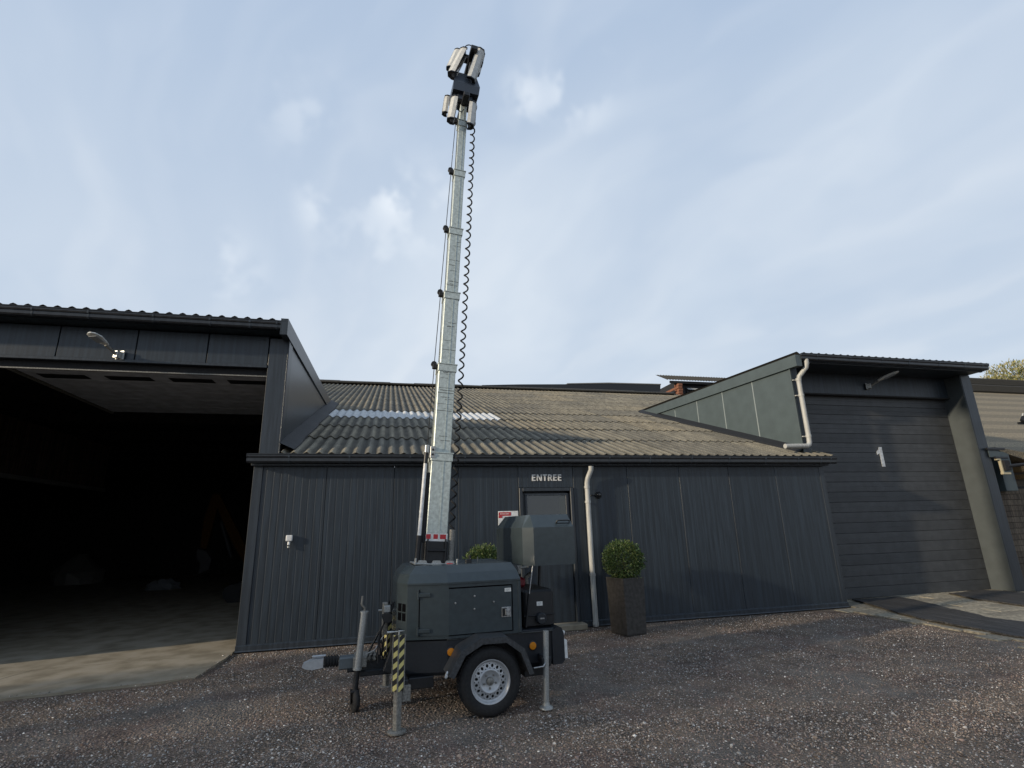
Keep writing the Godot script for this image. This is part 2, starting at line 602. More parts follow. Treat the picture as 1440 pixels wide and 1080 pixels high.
func on_gravel(x: float, z: float) -> bool:
	if z < 0.06: return false
	if x < -1.9 and z < 1.42 + (-1.9 - x) * 0.06 and x < -1.9 - maxf(0.0, 0.0): return false
	if x > 7.72 + 0.08 * sin(z * 5.0) and z < 3.9: return false
	return true

func make_stones(cam_pos: Vector3) -> void:
	# three shapes of crushed stone
	var shapes := []
	for k in 3:
		rng.seed = 100 + k
		var g := Geo.new()
		var top := Vector3(rng.randf_range(-0.15, 0.15), 0.42, rng.randf_range(-0.15, 0.15))
		var bot := Vector3(0, -0.3, 0)
		var ring := []
		for i in 5:
			var a := TAU * (i + rng.randf_range(-0.25, 0.25)) / 5.0
			ring.append(Vector3(cos(a) * rng.randf_range(0.4, 0.6), rng.randf_range(-0.08, 0.2), sin(a) * rng.randf_range(0.35, 0.55)))
		for i in 5:
			g.face([ring[i], ring[(i + 1) % 5], top], Vector3.ZERO)
			g.face([ring[i], ring[(i + 1) % 5], bot], Vector3.ZERO)
		shapes.append(g.mesh())
	rng.seed = 55
	var lists := [[], [], []]
	for i in 420000:
		var dist := 1.5 + 9.5 * pow(rng.randf(), 1.15)
		var ang := rng.randf_range(-1.05, 0.85)
		var x := cam_pos.x + sin(ang + 0.24) * dist
		var z := cam_pos.z - cos(ang + 0.24) * dist
		var lift := 0.0
		if not on_gravel(x, z):
			# a few stones are kicked onto the edges of the slabs
			if z < 0.1 or rng.randf() > 0.14 or not (on_gravel(x + 0.12, z + 0.12) or on_gravel(x - 0.14, z + 0.1)):
				continue
			lift = 0.027
		var pt := patch.get_noise_2d(x, z)
		if rng.randf() < 0.25 + pt * 0.9:
			continue
		var sz := 0.0054 + 0.0095 * pow(rng.randf(), 2.4)
		if rng.randf() < 0.010: sz *= 1.9
		var c: Color
		var q := rng.randf()
		var v := rng.randf_range(0.6, 1.4) * 1.5
		if q < 0.028: c = Color(0.46, 0.43, 0.385) * v
		elif q < 0.15: c = Color(0.26, 0.242, 0.222) * v
		elif q < 0.36 + pt * 0.3: c = Color(0.165, 0.118, 0.098) * v
		elif q < 0.6: c = Color(0.085, 0.077, 0.070) * v
		else: c = Color(0.180, 0.140, 0.110) * v
		var b := Basis.from_euler(Vector3(rng.randf_range(-0.5, 0.5), rng.randf() * TAU, rng.randf_range(-0.5, 0.5))).scaled(Vector3(sz, sz * rng.randf_range(0.6, 1.0), sz) * 1.5)
		lists[i % 3].append([Transform3D(b, Vector3(x, ground_y(x, z) + sz * 0.12 + lift, z)), c])
	for k in 3:
		var mm := MultiMesh.new()
		mm.transform_format = MultiMesh.TRANSFORM_3D
		mm.use_colors = true
		mm.mesh = shapes[k]
		mm.instance_count = lists[k].size()
		for i in lists[k].size():
			mm.set_instance_transform(i, lists[k][i][0])
			mm.set_instance_color(i, lists[k][i][1])
		var o := MultiMeshInstance3D.new()
		o.multimesh = mm
		o.material_override = M.stone
		o.name = numbered("gravel_stones")
		add_child(o)
		tag(o, "loose crushed stones lying all over the gravel yard", "gravel", "loose stones of the gravel yard", "stuff")

# ------------------------------------------------------------------ sheets, gutters
const SLOPE := 0.34
const PITCH := 0.177

func corrugated(ncorr: int, length: float, amp := 0.025, sd := 1, segs := 7) -> ArrayMesh:  # local: x across, -z up the slope, lower edge at z = 0
	var g := Geo.new()
	var nz := FastNoiseLite.new()
	nz.seed = sd
	nz.frequency = 2.6
	nz.fractal_octaves = 4
	nz.fractal_gain = 0.75
	var seg := 6
	var k := ncorr * seg
	var pts := []
	var nrm := []
	for i in k + 1:
		var a := TAU * i / seg
		pts.append(Vector2(i * PITCH / seg, amp * cos(a)))
		nrm.append(Vector3(amp * TAU / PITCH * sin(a), 1, 0).normalized())
	for i in k:
		var a := Vector3(pts[i].x, pts[i].y, 0)
		var b := Vector3(pts[i + 1].x, pts[i + 1].y, 0)
		for j in segs:
			var u := Vector3(0, 0, -length * j / segs)
			var w := Vector3(0, 0, -length * (j + 1) / segs)
			g.tri_n(a + u, b + u, b + w, nrm[i], nrm[i + 1], nrm[i + 1])
			g.tri_n(a + u, b + w, a + w, nrm[i], nrm[i + 1], nrm[i])
		var dn := Vector3(0, -0.008, 0)
		g.quad(a + dn, b + dn, b, a)
	# moss and soot sit in the troughs, lichen grows in blotches on the crests
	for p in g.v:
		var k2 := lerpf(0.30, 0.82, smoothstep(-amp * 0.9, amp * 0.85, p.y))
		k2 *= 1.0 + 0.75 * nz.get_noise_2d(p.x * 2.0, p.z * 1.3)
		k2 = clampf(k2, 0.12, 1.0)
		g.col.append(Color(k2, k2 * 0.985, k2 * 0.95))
	return g.mesh()

func gutter_profile() -> PackedVector2Array:  # x = outwards, y = up, top back corner at 0,0
	return v2([0, 0, 0, -0.10, 0.03, -0.118, 0.085, -0.112, 0.098, -0.09, 0.098, -0.045, 0.112, -0.04, 0.118, -0.02, 0.118, 0.0, 0.128, 0.006, 0.128, 0.016, 0.108, 0.016, 0.104, -0.03, 0.085, -0.06, 0.075, -0.095, 0.02, -0.095, 0.012, 0.0])

func gutter(x0: float, x1: float, y: float, z: float, parent: Node, straps: Array) -> void:
	# profile drawn with its x towards +z of the world
	var b := Basis(Vector3(0, 0, 1), Vector3(0, 1, 0), Vector3(-1, 0, 0))
	var g := Geo.new()
	g.prism(gutter_profile(), -x1, -x0, Transform3D(b, Vector3(0, y, z)), false)
	for x in [x0, x1]:
		g.prism(v2([0, 0, 0, -0.102, 0.03, -0.12, 0.087, -0.114, 0.1, -0.09, 0.1, -0.045, 0.12, -0.03, 0.12, 0.004]), -x - 0.002, -x + 0.002, Transform3D(b, Vector3(0, y, z)))
	var o := obj("gutter", g, M.gutter, parent)
	for x in straps:
		var s := Geo.new()
		s.prism(v2([-0.002, 0.004, -0.002, -0.104, 0.03, -0.122, 0.088, -0.116, 0.102, -0.09, 0.102, -0.046, 0.122, -0.04, 0.122, 0.02, 0.116, 0.02, 0.118, -0.03]), -x - 0.012, -x + 0.012, Transform3D(b, Vector3(0, y, z)))
		obj("gutter_strap", s, M.trim, o)

func panel_profile(w: float) -> PackedVector2Array:  # plan outline of a micro-ribbed cladding panel, front at y = 0
	var p := PackedVector2Array()
	p.append(Vector2(0.001, -0.03))
	p.append(Vector2(0.001, -0.006))
	p.append(Vector2(0.006, 0.0))
	var x := 0.05
	while x < w - 0.03:
		p.append(Vector2(x - 0.010, 0.0))
		p.append(Vector2(x - 0.005, -0.0017))
		p.append(Vector2(x + 0.005, -0.0017))
		p.append(Vector2(x + 0.010, 0.0))
		x += 0.1
	p.append(Vector2(w - 0.006, 0.0))
	p.append(Vector2(w - 0.001, -0.006))
	p.append(Vector2(w - 0.001, -0.03))
	return p

func clad_panel(called: String, x0: float, x1: float, y0: float, y1: float, z: float, m: Material, parent: Node) -> void:
	var g := Geo.new()
	# local x,y of the outline -> world x,z ; extrude along y
	var b := Basis(Vector3(1, 0, 0), Vector3(0, 0, 1), Vector3(0, -1, 0))
	g.prism(panel_profile(x1 - x0), -y1, -y0, Transform3D(b, Vector3(x0, 0, z)))
	obj(called, g, m, parent)

func text_mesh(s: String, size: float, depth: float, fam: String, bold: bool) -> TextMesh:
	var t := TextMesh.new()
	t.text = s
	var f := SystemFont.new()
	f.font_names = PackedStringArray([fam])
	f.font_weight = 700 if bold else 400
	t.font = f
	t.font_size = 64
	t.pixel_size = size / 64.0
	t.depth = depth
	return t

# ------------------------------------------------------------------ buildings
func roof_plane_y(z: float) -> float:
	return 2.66 - SLOPE * (z - 0.15)

func low_wing() -> void:
	var t := thing("low_shed", "low dark anthracite clad wing with entrance door and weathered corrugated roof", "shed", Vector3.ZERO)
	var core := Geo.new()
	core.box(Vector3(0.10, 1.25, -0.165), Vector3(4.0, 2.5, 0.26))
	core.box(Vector3(5.59, 1.25, -0.165), Vector3(5.06, 2.5, 0.26))
	core.box(Vector3(2.58, 1.25, -0.215), Vector3(0.958, 2.498, 0.16))
	core.box(Vector3(2.58, 2.33, -0.085), Vector3(0.96, 0.30, 0.10))
	obj("wall", core, M.clad, t)
	var cl := [M.clad, M.clad_b, M.clad_c]
	var k := 0
	for p in [[-1.78, -0.88, 0.08], [-0.88, 0.12, 0.08], [0.12, 1.12, 0.08], [1.12, 2.11, 0.08], [2.11, 3.06, 2.17], [3.06, 4.05, 0.08], [4.05, 5.05, 0.08], [5.05, 6.05, 0.08], [6.05, 7.04, 0.08], [7.04, 8.02, 0.08]]:
		clad_panel("wall_panel", p[0], p[1], p[2], 2.52, 0.0, cl[(k * 2) % 3], t)
		k += 1
	bx("corner_trim", Vector3(-1.845, 1.29, -0.04), Vector3(0.13, 2.56, 0.10), M.trim, t, 0.006)
	bx("corner_trim", Vector3(8.075, 1.29, -0.04), Vector3(0.11, 2.56, 0.09), M.trim, t, 0.006)
	for s in [[-1.91, 2.09], [3.07, 8.13]]:
		var g := Geo.new()
		var b := Basis(Vector3(0, 0, 1), Vector3(0, 1, 0), Vector3(-1, 0, 0))
		g.prism(v2([-0.03, 0.015, -0.03, 0.10, 0.004, 0.10, 0.022, 0.085, 0.022, 0.03, 0.03, 0.015]), -s[1], -s[0], Transform3D(b, Vector3.ZERO))
		obj("base_trim", g, M.trim, t)
	bx("eaves_board", Vector3(3.12, 2.58, 0.055), Vector3(10.1, 0.13, 0.10), M.trim, t, 0.005)
	gutter(-1.97, 8.25, 2.66, 0.125, t, [-1.4, -0.55, 0.35, 1.2, 1.92, 2.8, 3.65, 4.4, 5.2, 5.95, 6.7, 7.4, 7.9, 8.12])
	# door
	var d := bx("door", Vector3(2.585, 1.06, -0.055), Vector3(0.80, 2.02, 0.045), M.clad_b, t, 0.004)
	var fr := Geo.new()
	fr.box(Vector3(2.145, 1.085, -0.03), Vector3(0.06, 2.16, 0.10), 0.006)
	fr.box(Vector3(3.025, 1.085, -0.03), Vector3(0.06, 2.16, 0.10), 0.006)
	fr.box(Vector3(2.585, 2.135, -0.03), Vector3(0.82, 0.06, 0.10), 0.006)
	obj("door_frame", fr, M.trim, d)
	bx("window_pane", Vector3(2.585, 1.76, -0.024), Vector3(0.66, 0.56, 0.012), M.glass, d)
	bx("window_backing", Vector3(2.585, 1.76, -0.0315), Vector3(0.70, 0.60, 0.002), M.blackmatt, d)
	bx("curtain", Vector3(2.865, 1.76, -0.0302), Vector3(0.10, 0.55, 0.0008), M.curtain, d)
	var wf := Geo.new()
	for s in [[2.585, 2.055, 0.74, 0.035], [2.585, 1.465, 0.74, 0.035]]:
		wf.box(Vector3(s[0], s[1], -0.022), Vector3(s[2], s[3], 0.03), 0.004)
	for xx in [2.235, 2.935]:
		wf.box(Vector3(xx, 1.76, -0.022), Vector3(0.035, 0.555, 0.028), 0.004)
	obj("window_bead", wf, M.trim, d)
	tb("door_handle", [Vector3(2.26, 1.03, -0.03), Vector3(2.26, 1.03, 0.03), Vector3(2.38, 1.03, 0.035)], 0.010, M.zinc, d, 8)
	bx("door_sill", Vector3(2.60, 0.045, 0.10), Vector3(0.98, 0.085, 0.24), M.concrete, t, 0.01)
	# lettering over the door
	var tm := put("lettering", text_mesh("ENTREE", 0.146, 0.012, "Droid Sans", true), M.white, t, Vector3(2.595, 2.325, 0.008))
	tm.rotation.z = 0.0
	# downpipe between door and planter
	var pp := tb("downpipe", [Vector3(3.33, 2.50, 0.17), Vector3(3.33, 2.44, 0.165), Vector3(3.285, 2.30, 0.10), Vector3(3.27, 2.22, 0.095), Vector3(3.265, 1.2, 0.095), Vector3(3.27, 0.02, 0.095)], 0.042, M.pvc, t, 14)
	for y in [2.16, 1.92, 0.78, 0.06]:
		var c := Geo.new()
		c.lathe([Vector2(0.043, -0.02), Vector2(0.049, -0.02), Vector2(0.049, 0.02), Vector2(0.043, 0.02)], 16, Transform3D(Basis(), Vector3(3.267, y, 0.095)))
		if y == 1.92 or y == 0.78:
			c.box(Vector3(3.265, y, 0.03), Vector3(0.03, 0.025, 0.06))
		obj("pipe_clip" if y == 1.92 or y == 0.78 else "pipe_socket", c, M.pvc, pp)
	# boarding under the sheets
	var dk := Geo.new()
	var bz := Basis(Vector3(0, 0, 1), Vector3(0, 1, 0), Vector3(-1, 0, 0))
	dk.prism(v2([0.10, roof_plane_y(0.10) - 0.035, -6.6, roof_plane_y(-6.6) - 0.035, -6.6, roof_plane_y(-6.6) - 0.10, 0.10, roof_plane_y(0.10) - 0.12]), -8.2, 1.58, Transform3D(bz, Vector3.ZERO))
	dk.prism(v2([-6.6, roof_plane_y(-6.6) - 0.035, -15.3, roof_plane_y(-15.3) - 0.035, -15.3, roof_plane_y(-15.3) - 0.10, -6.6, roof_plane_y(-6.6) - 0.10]), -14.8, 5.7, Transform3D(bz, Vector3.ZERO))
	obj("roof_deck", dk, M.blackmatt, t)
	# roof sheets
	var ang := atan(SLOPE)
	var cosA := cos(ang)
	var sheets := []
	for k2 in 5:
		sheets.append(corrugated(6, 1.66, 0.025, 300 + k2))
	var sw := 6 * PITCH
	rng.seed = 8
	for row in 11:
		var x0 := -1.52
		var cols := 9
		if row >= 4:
			x0 -= 4 * sw
			cols = 20
		if row == 4:
			x0 += 3 * sw
			cols = 12
		for c in cols:
			var s := row * 1.5 - (0.03 if row == 0 else 0.0)
			var z := 0.17 - s * cosA
			var m: Material = M["roof%d" % (rng.randi() % 5)]
			if row == 3 and c < 4:
				m = M.roof_new if c != 2 else M.roof_newer
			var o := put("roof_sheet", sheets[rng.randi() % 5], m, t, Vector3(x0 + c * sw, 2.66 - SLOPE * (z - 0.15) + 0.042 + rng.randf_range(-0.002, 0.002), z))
			o.rotation = Vector3(ang - (0.013 if row < 4 else 0.006), 0, 0)
	var part := corrugated(1, 1.66)
	for row in 4:
		var s := row * 1.5 - (0.03 if row == 0 else 0.0)
		var z := 0.17 - s * cosA
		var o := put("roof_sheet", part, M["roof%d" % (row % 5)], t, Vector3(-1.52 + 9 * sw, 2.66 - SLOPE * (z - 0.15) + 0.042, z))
		o.rotation = Vector3(ang - 0.013, 0, 0)
	# ridge capping pieces
	rng.seed = 9
	var zr := 0.17 - 16.35 * cosA
	var yr := roof_plane_y(zr)
	for i in 18:
		var g := Geo.new()
		var xx := -5.5 + i * 1.1
		var b := Basis(Vector3(0, 0, 1), Vector3(0, 1, 0), Vector3(-1, 0, 0))
		var w := rng.randf_range(-0.02, 0.02)
		g.prism(v2([-0.32, -0.10, -0.10, 0.10 + w, 0.0, 0.13 + w, 0.12, 0.10 + w, 0.34, 0.0, 0.34, -0.05, -0.32, -0.14]), -xx - 1.12, -xx, Transform3D(b, Vector3(0, yr + 0.06, zr)))
		obj("ridge_cap", g, M.ridge, t)

func left_hall() -> void:
	var t := thing("open_hall", "tall dark clad hall with its big overhead door standing open at the left", "hall", Vector3.ZERO)
	# post beside the opening
	bx("corner_post", Vector3(-1.715, 3.56, -0.13), Vector3(0.29, 1.94, 0.30), M.trim, t, 0.006)
	bx("door_jamb", Vector3(-1.72, 1.29, -0.27), Vector3(0.34, 2.58, 0.20), M.trim, t, 0.004)
	# header cladding in pieces
	for p in [[-8.7, -7.7], [-7.7, -6.7], [-6.7, -5.7], [-5.7, -4.70], [-4.70, -3.70], [-3.70, -2.74], [-2.74, -1.87]]:
		bx("header_panel", Vector3((p[0] + p[1]) / 2, 4.32, -0.03), Vector3(p[1] - p[0] - 0.014, 0.48, 0.05), M.clad_c, t, 0.005)
	bx("header_backing", Vector3(-5.3, 4.30, -0.12), Vector3(6.85, 0.46, 0.12), M.blackmatt, t)
	bx("header_rail", Vector3(-5.3, 4.06, -0.02), Vector3(6.86, 0.045, 0.09), M.trim, t, 0.004)
	bx("door_seal", Vector3(-5.3, 3.985, -0.10), Vector3(6.86, 0.10, 0.05), M.blackmatt, t)
	bx("door_lintel_strip", Vector3(-5.3, 3.925, -0.09), Vector3(6.86, 0.018, 0.04), M.zinc_old, t)
	bx("soffit", Vector3(-5.2, 4.585, 0.10), Vector3(7.2, 0.02, 0.26), M.clad, t)
	gutter(-8.9, -1.60, 4.69, 0.235, t, [-6.6, -5.5, -4.9, -4.22, -3.4, -2.65, -2.1, -1.72])
	# dormer roof
	var sheet := corrugated(6, 7.6)
	var sw := 6 * PITCH
	for c in 8:
		var o := put("roof_sheet", sheet, M.roof_dark, t, Vector3(-1.62 - (c + 1) * sw, 4.735, 0.30))
		o.rotation.x = atan(0.043)
	# cheek wall over the low roof
	var g := Geo.new()
	var b := Basis(Vector3(0, 0, 1), Vector3(0, 1, 0), Vector3(-1, 0, 0))  # local x -> z, local y -> y, extrude along -x
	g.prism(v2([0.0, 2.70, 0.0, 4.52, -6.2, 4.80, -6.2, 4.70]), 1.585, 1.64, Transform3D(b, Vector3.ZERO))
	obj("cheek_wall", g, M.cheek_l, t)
	var cp := Geo.new()
	cp.prism(v2([0.36, 4.48, 0.36, 4.74, -7.0, 5.04, -7.0, 4.78]), 1.555, 1.66, Transform3D(b, Vector3.ZERO))
	obj("verge_trim", cp, M.trim, t)
	var et := Geo.new()
	et.box(Vector3(-1.578, 3.60, 0.0), Vector3(0.02, 1.8, 0.05), 0.004)
	obj("edge_trim", et, M.trim, t)
	# lead flashing lying on the low roof
	var fl := Geo.new()
	for i in 12:
		var z0 := 0.1 - i * 0.55
		var z1 := z0 - 0.55
		var o0 := 0.02 * sin(i * 2.1)
		var o1 := 0.02 * sin((i + 1) * 2.1)
		var y0 := roof_plane_y(z0) + 0.085
		var y1 := roof_plane_y(z1) + 0.085
		fl.quad(Vector3(-1.582, y0 + 0.10, z0), Vector3(-1.36 + o0, y0, z0), Vector3(-1.36 + o1, y1, z1), Vector3(-1.582, y1 + 0.10, z1))
		fl.quad(Vector3(-1.36 + o0, y0, z0), Vector3(-1.355 + o0, y0 - 0.06, z0), Vector3(-1.355 + o1, y1 - 0.06, z1), Vector3(-1.36 + o1, y1, z1))
	obj("flashing", fl, M.flash, t)
	# moss lumps at the flashing's foot
	# interior shell
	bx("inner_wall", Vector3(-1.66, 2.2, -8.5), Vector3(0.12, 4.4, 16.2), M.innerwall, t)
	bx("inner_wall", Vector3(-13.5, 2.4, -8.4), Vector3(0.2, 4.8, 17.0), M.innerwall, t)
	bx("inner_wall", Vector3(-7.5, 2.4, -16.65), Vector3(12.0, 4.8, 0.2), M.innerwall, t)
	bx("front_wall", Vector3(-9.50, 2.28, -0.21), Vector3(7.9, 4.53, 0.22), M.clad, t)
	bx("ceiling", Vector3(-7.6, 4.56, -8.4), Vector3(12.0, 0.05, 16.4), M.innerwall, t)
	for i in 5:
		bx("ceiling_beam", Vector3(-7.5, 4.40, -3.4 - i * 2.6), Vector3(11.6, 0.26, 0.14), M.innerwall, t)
	for i in 4:
		bx("wall_board", Vector3(-8.5, 3.20 + i * 0.32, -6.4), Vector3(0.04, 0.31, 8.0), M.innerboard, t, 0.004)
	bx("wall_rail", Vector3(-8.45, 2.98, -6.4), Vector3(0.09, 0.10, 8.0), M.zinc_old, t, 0.004)
	# the overhead door, parked flat under the ceiling
	for s in 5:
		var z0 := -0.14 - s * 0.61
		var d := bx("door_section", Vector3(-3.6, 3.975, z0 - 0.30), Vector3(3.40, 0.042, 0.60), M.doorpanel, t, 0.004)
		if s == 0:
			for x in [-4.84, -3.96, -3.08, -2.24]:
				bx("window_pane", Vector3(x, 3.951, z0 - 0.44), Vector3(0.62, 0.006, 0.22), M.black, d)
	for x in [-5.36, -1.86]:
		bx("door_track", Vector3(x, 3.97, -1.7), Vector3(0.05, 0.06, 3.2), M.zinc_old, t)

func right_bay() -> void:
	var t := thing("door_bay", "tall dark clad bay with closed sectional door marked 1 at the right", "shed", Vector3.ZERO)
	var b := Basis(Vector3(0, 0, 1), Vector3(0, 1, 0), Vector3(-1, 0, 0))
	# cheek wall in upright panels
	var js := [-0.10, -1.25, -2.34, -3.43, -4.52, -6.2]
	for i in 5:
		var z0: float = js[i] - 0.006
		var z1: float = js[i + 1] + 0.006
		var g := Geo.new()
		g.prism(v2([z0, roof_plane_y(z0) + 0.02, z0, 4.60 - 0.043 * z0, z1, 4.60 - 0.043 * z1, z1, minf(roof_plane_y(z1) + 0.02, 4.59 - 0.043 * z1)]), -7.90, -7.85, Transform3D(b, Vector3.ZERO))
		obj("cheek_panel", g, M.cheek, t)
		if i < 4:
			bx("joint_strip", Vector3(7.858, (roof_plane_y(js[i + 1]) + 4.62) / 2, js[i + 1]), Vector3(0.018, 4.58 - roof_plane_y(js[i + 1]), 0.03), M.joint, t)
	bx("edge_trim", Vector3(7.848, 3.60, -0.105), Vector3(0.02, 1.80, 0.035), M.cheek, t, 0.004)
	var cp := Geo.new()
	cp.prism(v2([0.16, 4.47, 0.16, 4.70, -6.9, 4.99, -6.9, 4.76]), -7.93, -7.80, Transform3D(b, Vector3.ZERO))
	obj("verge_trim", cp, M.cheek, t)
	var fl := Geo.new()
	for i in 12:
		var z0 := -0.05 - i * 0.53
		var z1 := z0 - 0.53
		var y0 := roof_plane_y(z0) + 0.075
		var y1 := roof_plane_y(z1) + 0.075
		fl.quad(Vector3(7.70, y0, z0), Vector3(7.852, y0 + 0.09, z0), Vector3(7.852, y1 + 0.09, z1), Vector3(7.70, y1, z1))
		fl.quad(Vector3(7.695, y0 - 0.06, z0), Vector3(7.70, y0, z0), Vector3(7.70, y1, z1), Vector3(7.695, y1 - 0.06, z1))
	obj("flashing", fl, M.flash, t)
	bx("corner_post", Vector3(7.965, 2.29, -0.40), Vector3(0.15, 4.58, 0.56), M.clad, t, 0.004)
	bx("header", Vector3(10.3, 4.37, -0.64), Vector3(4.54, 0.48, 0.12), M.clad, t, 0.004)
	bx("header_rail", Vector3(10.3, 4.115, -0.62), Vector3(4.54, 0.03, 0.12), M.blackmatt, t)
	# sectional door, one slat over another
	for i in 20:
		var y0 := 0.02 + i * 0.2045
		var g := Geo.new()
		g.prism(v2([-0.03, y0 + 0.001, 0.0, y0 + 0.0015, 0.005, y0 + 0.006, 0.006, y0 + 0.095, 0.004, y0 + 0.100, 0.006, y0 + 0.105, 0.005, y0 + 0.1985, 0.0, y0 + 0.203, -0.03, y0 + 0.2035]), -12.52, -8.04, Transform3D(b, Vector3(0, 0, -0.70)))
		obj("door_slat", g, M.slat if i % 3 else M.slat_b, t)
	bx("door_backing", Vector3(10.28, 2.06, -0.78), Vector3(4.5, 4.12, 0.06), M.blackmatt, t)
	# the painted number, a flat plate
	var n1 := Geo.new()
	n1.prism(v2([0.07, 0.0, 0.155, 0.0, 0.155, 0.42, 0.085, 0.42, 0.06, 0.365, 0.0, 0.325, 0.0, 0.255, 0.07, 0.285]), -0.692, -0.686, Transform3D(Basis(), Vector3(10.245, 2.585, 0)))
	obj("door_number", n1, M.white, t)
	bx("jamb", Vector3(12.62, 2.3, -0.49), Vector3(0.27, 4.57, 0.52), M.trim, t, 0.006)
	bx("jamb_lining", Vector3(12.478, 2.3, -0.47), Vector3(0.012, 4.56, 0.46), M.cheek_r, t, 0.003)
	bx("soffit", Vector3(10.35, 4.60, -0.27), Vector3(4.8, 0.02, 0.78), M.clad, t)
	bx("eaves_board", Vector3(10.33, 4.62, 0.05), Vector3(4.8, 0.10, 0.05), M.trim, t, 0.004)
	gutter(7.93, 12.78, 4.715, 0.08, t, [8.3, 9.1, 9.9, 10.6, 11.4, 12.1, 12.6])
	var sheet := corrugated(6, 7.3)
	for c in 5:
		var o := put("roof_sheet", sheet, M.roof_dark, t, Vector3(7.86 + c * 6 * PITCH - (2.0 * PITCH if c == 4 else 0.0), 4.745 - (0.004 if c == 4 else 0.0), 0.15))
		o.rotation.x = atan(0.043)
	# back volume so that nothing shows through
	bx("side_wall", Vector3(12.72, 2.2, -3.8), Vector3(0.18, 4.4, 6.1), M.clad, t)
	# downpipe from the high gutter onto the low roof
	var pp := tb("downpipe", [Vector3(8.06, 4.62, 0.14), Vector3(8.06, 4.54, 0.14), Vector3(8.05, 4.46, 0.12), Vector3(7.96, 4.30, 0.0), Vector3(7.95, 4.20, -0.02), Vector3(7.95, 3.08, -0.02), Vector3(7.945, 2.98, -0.02), Vector3(7.92, 2.93, -0.015), Vector3(7.86, 2.905, -0.01), Vector3(7.36, 2.895, 0.0)], 0.046, M.pvc, t, 14)
	for y in [4.24, 3.92, 3.10]:
		var c := Geo.new()
		c.lathe([Vector2(0.047, -0.025), Vector2(0.053, -0.025), Vector2(0.053, 0.025), Vector2(0.047, 0.025)], 16, Transform3D(Basis(), Vector3(7.95, y, -0.02)))
		c.box(Vector3(7.90, y, -0.07), Vector3(0.09, 0.02, 0.03))
		obj("pipe_clip", c, M.pvc, pp)

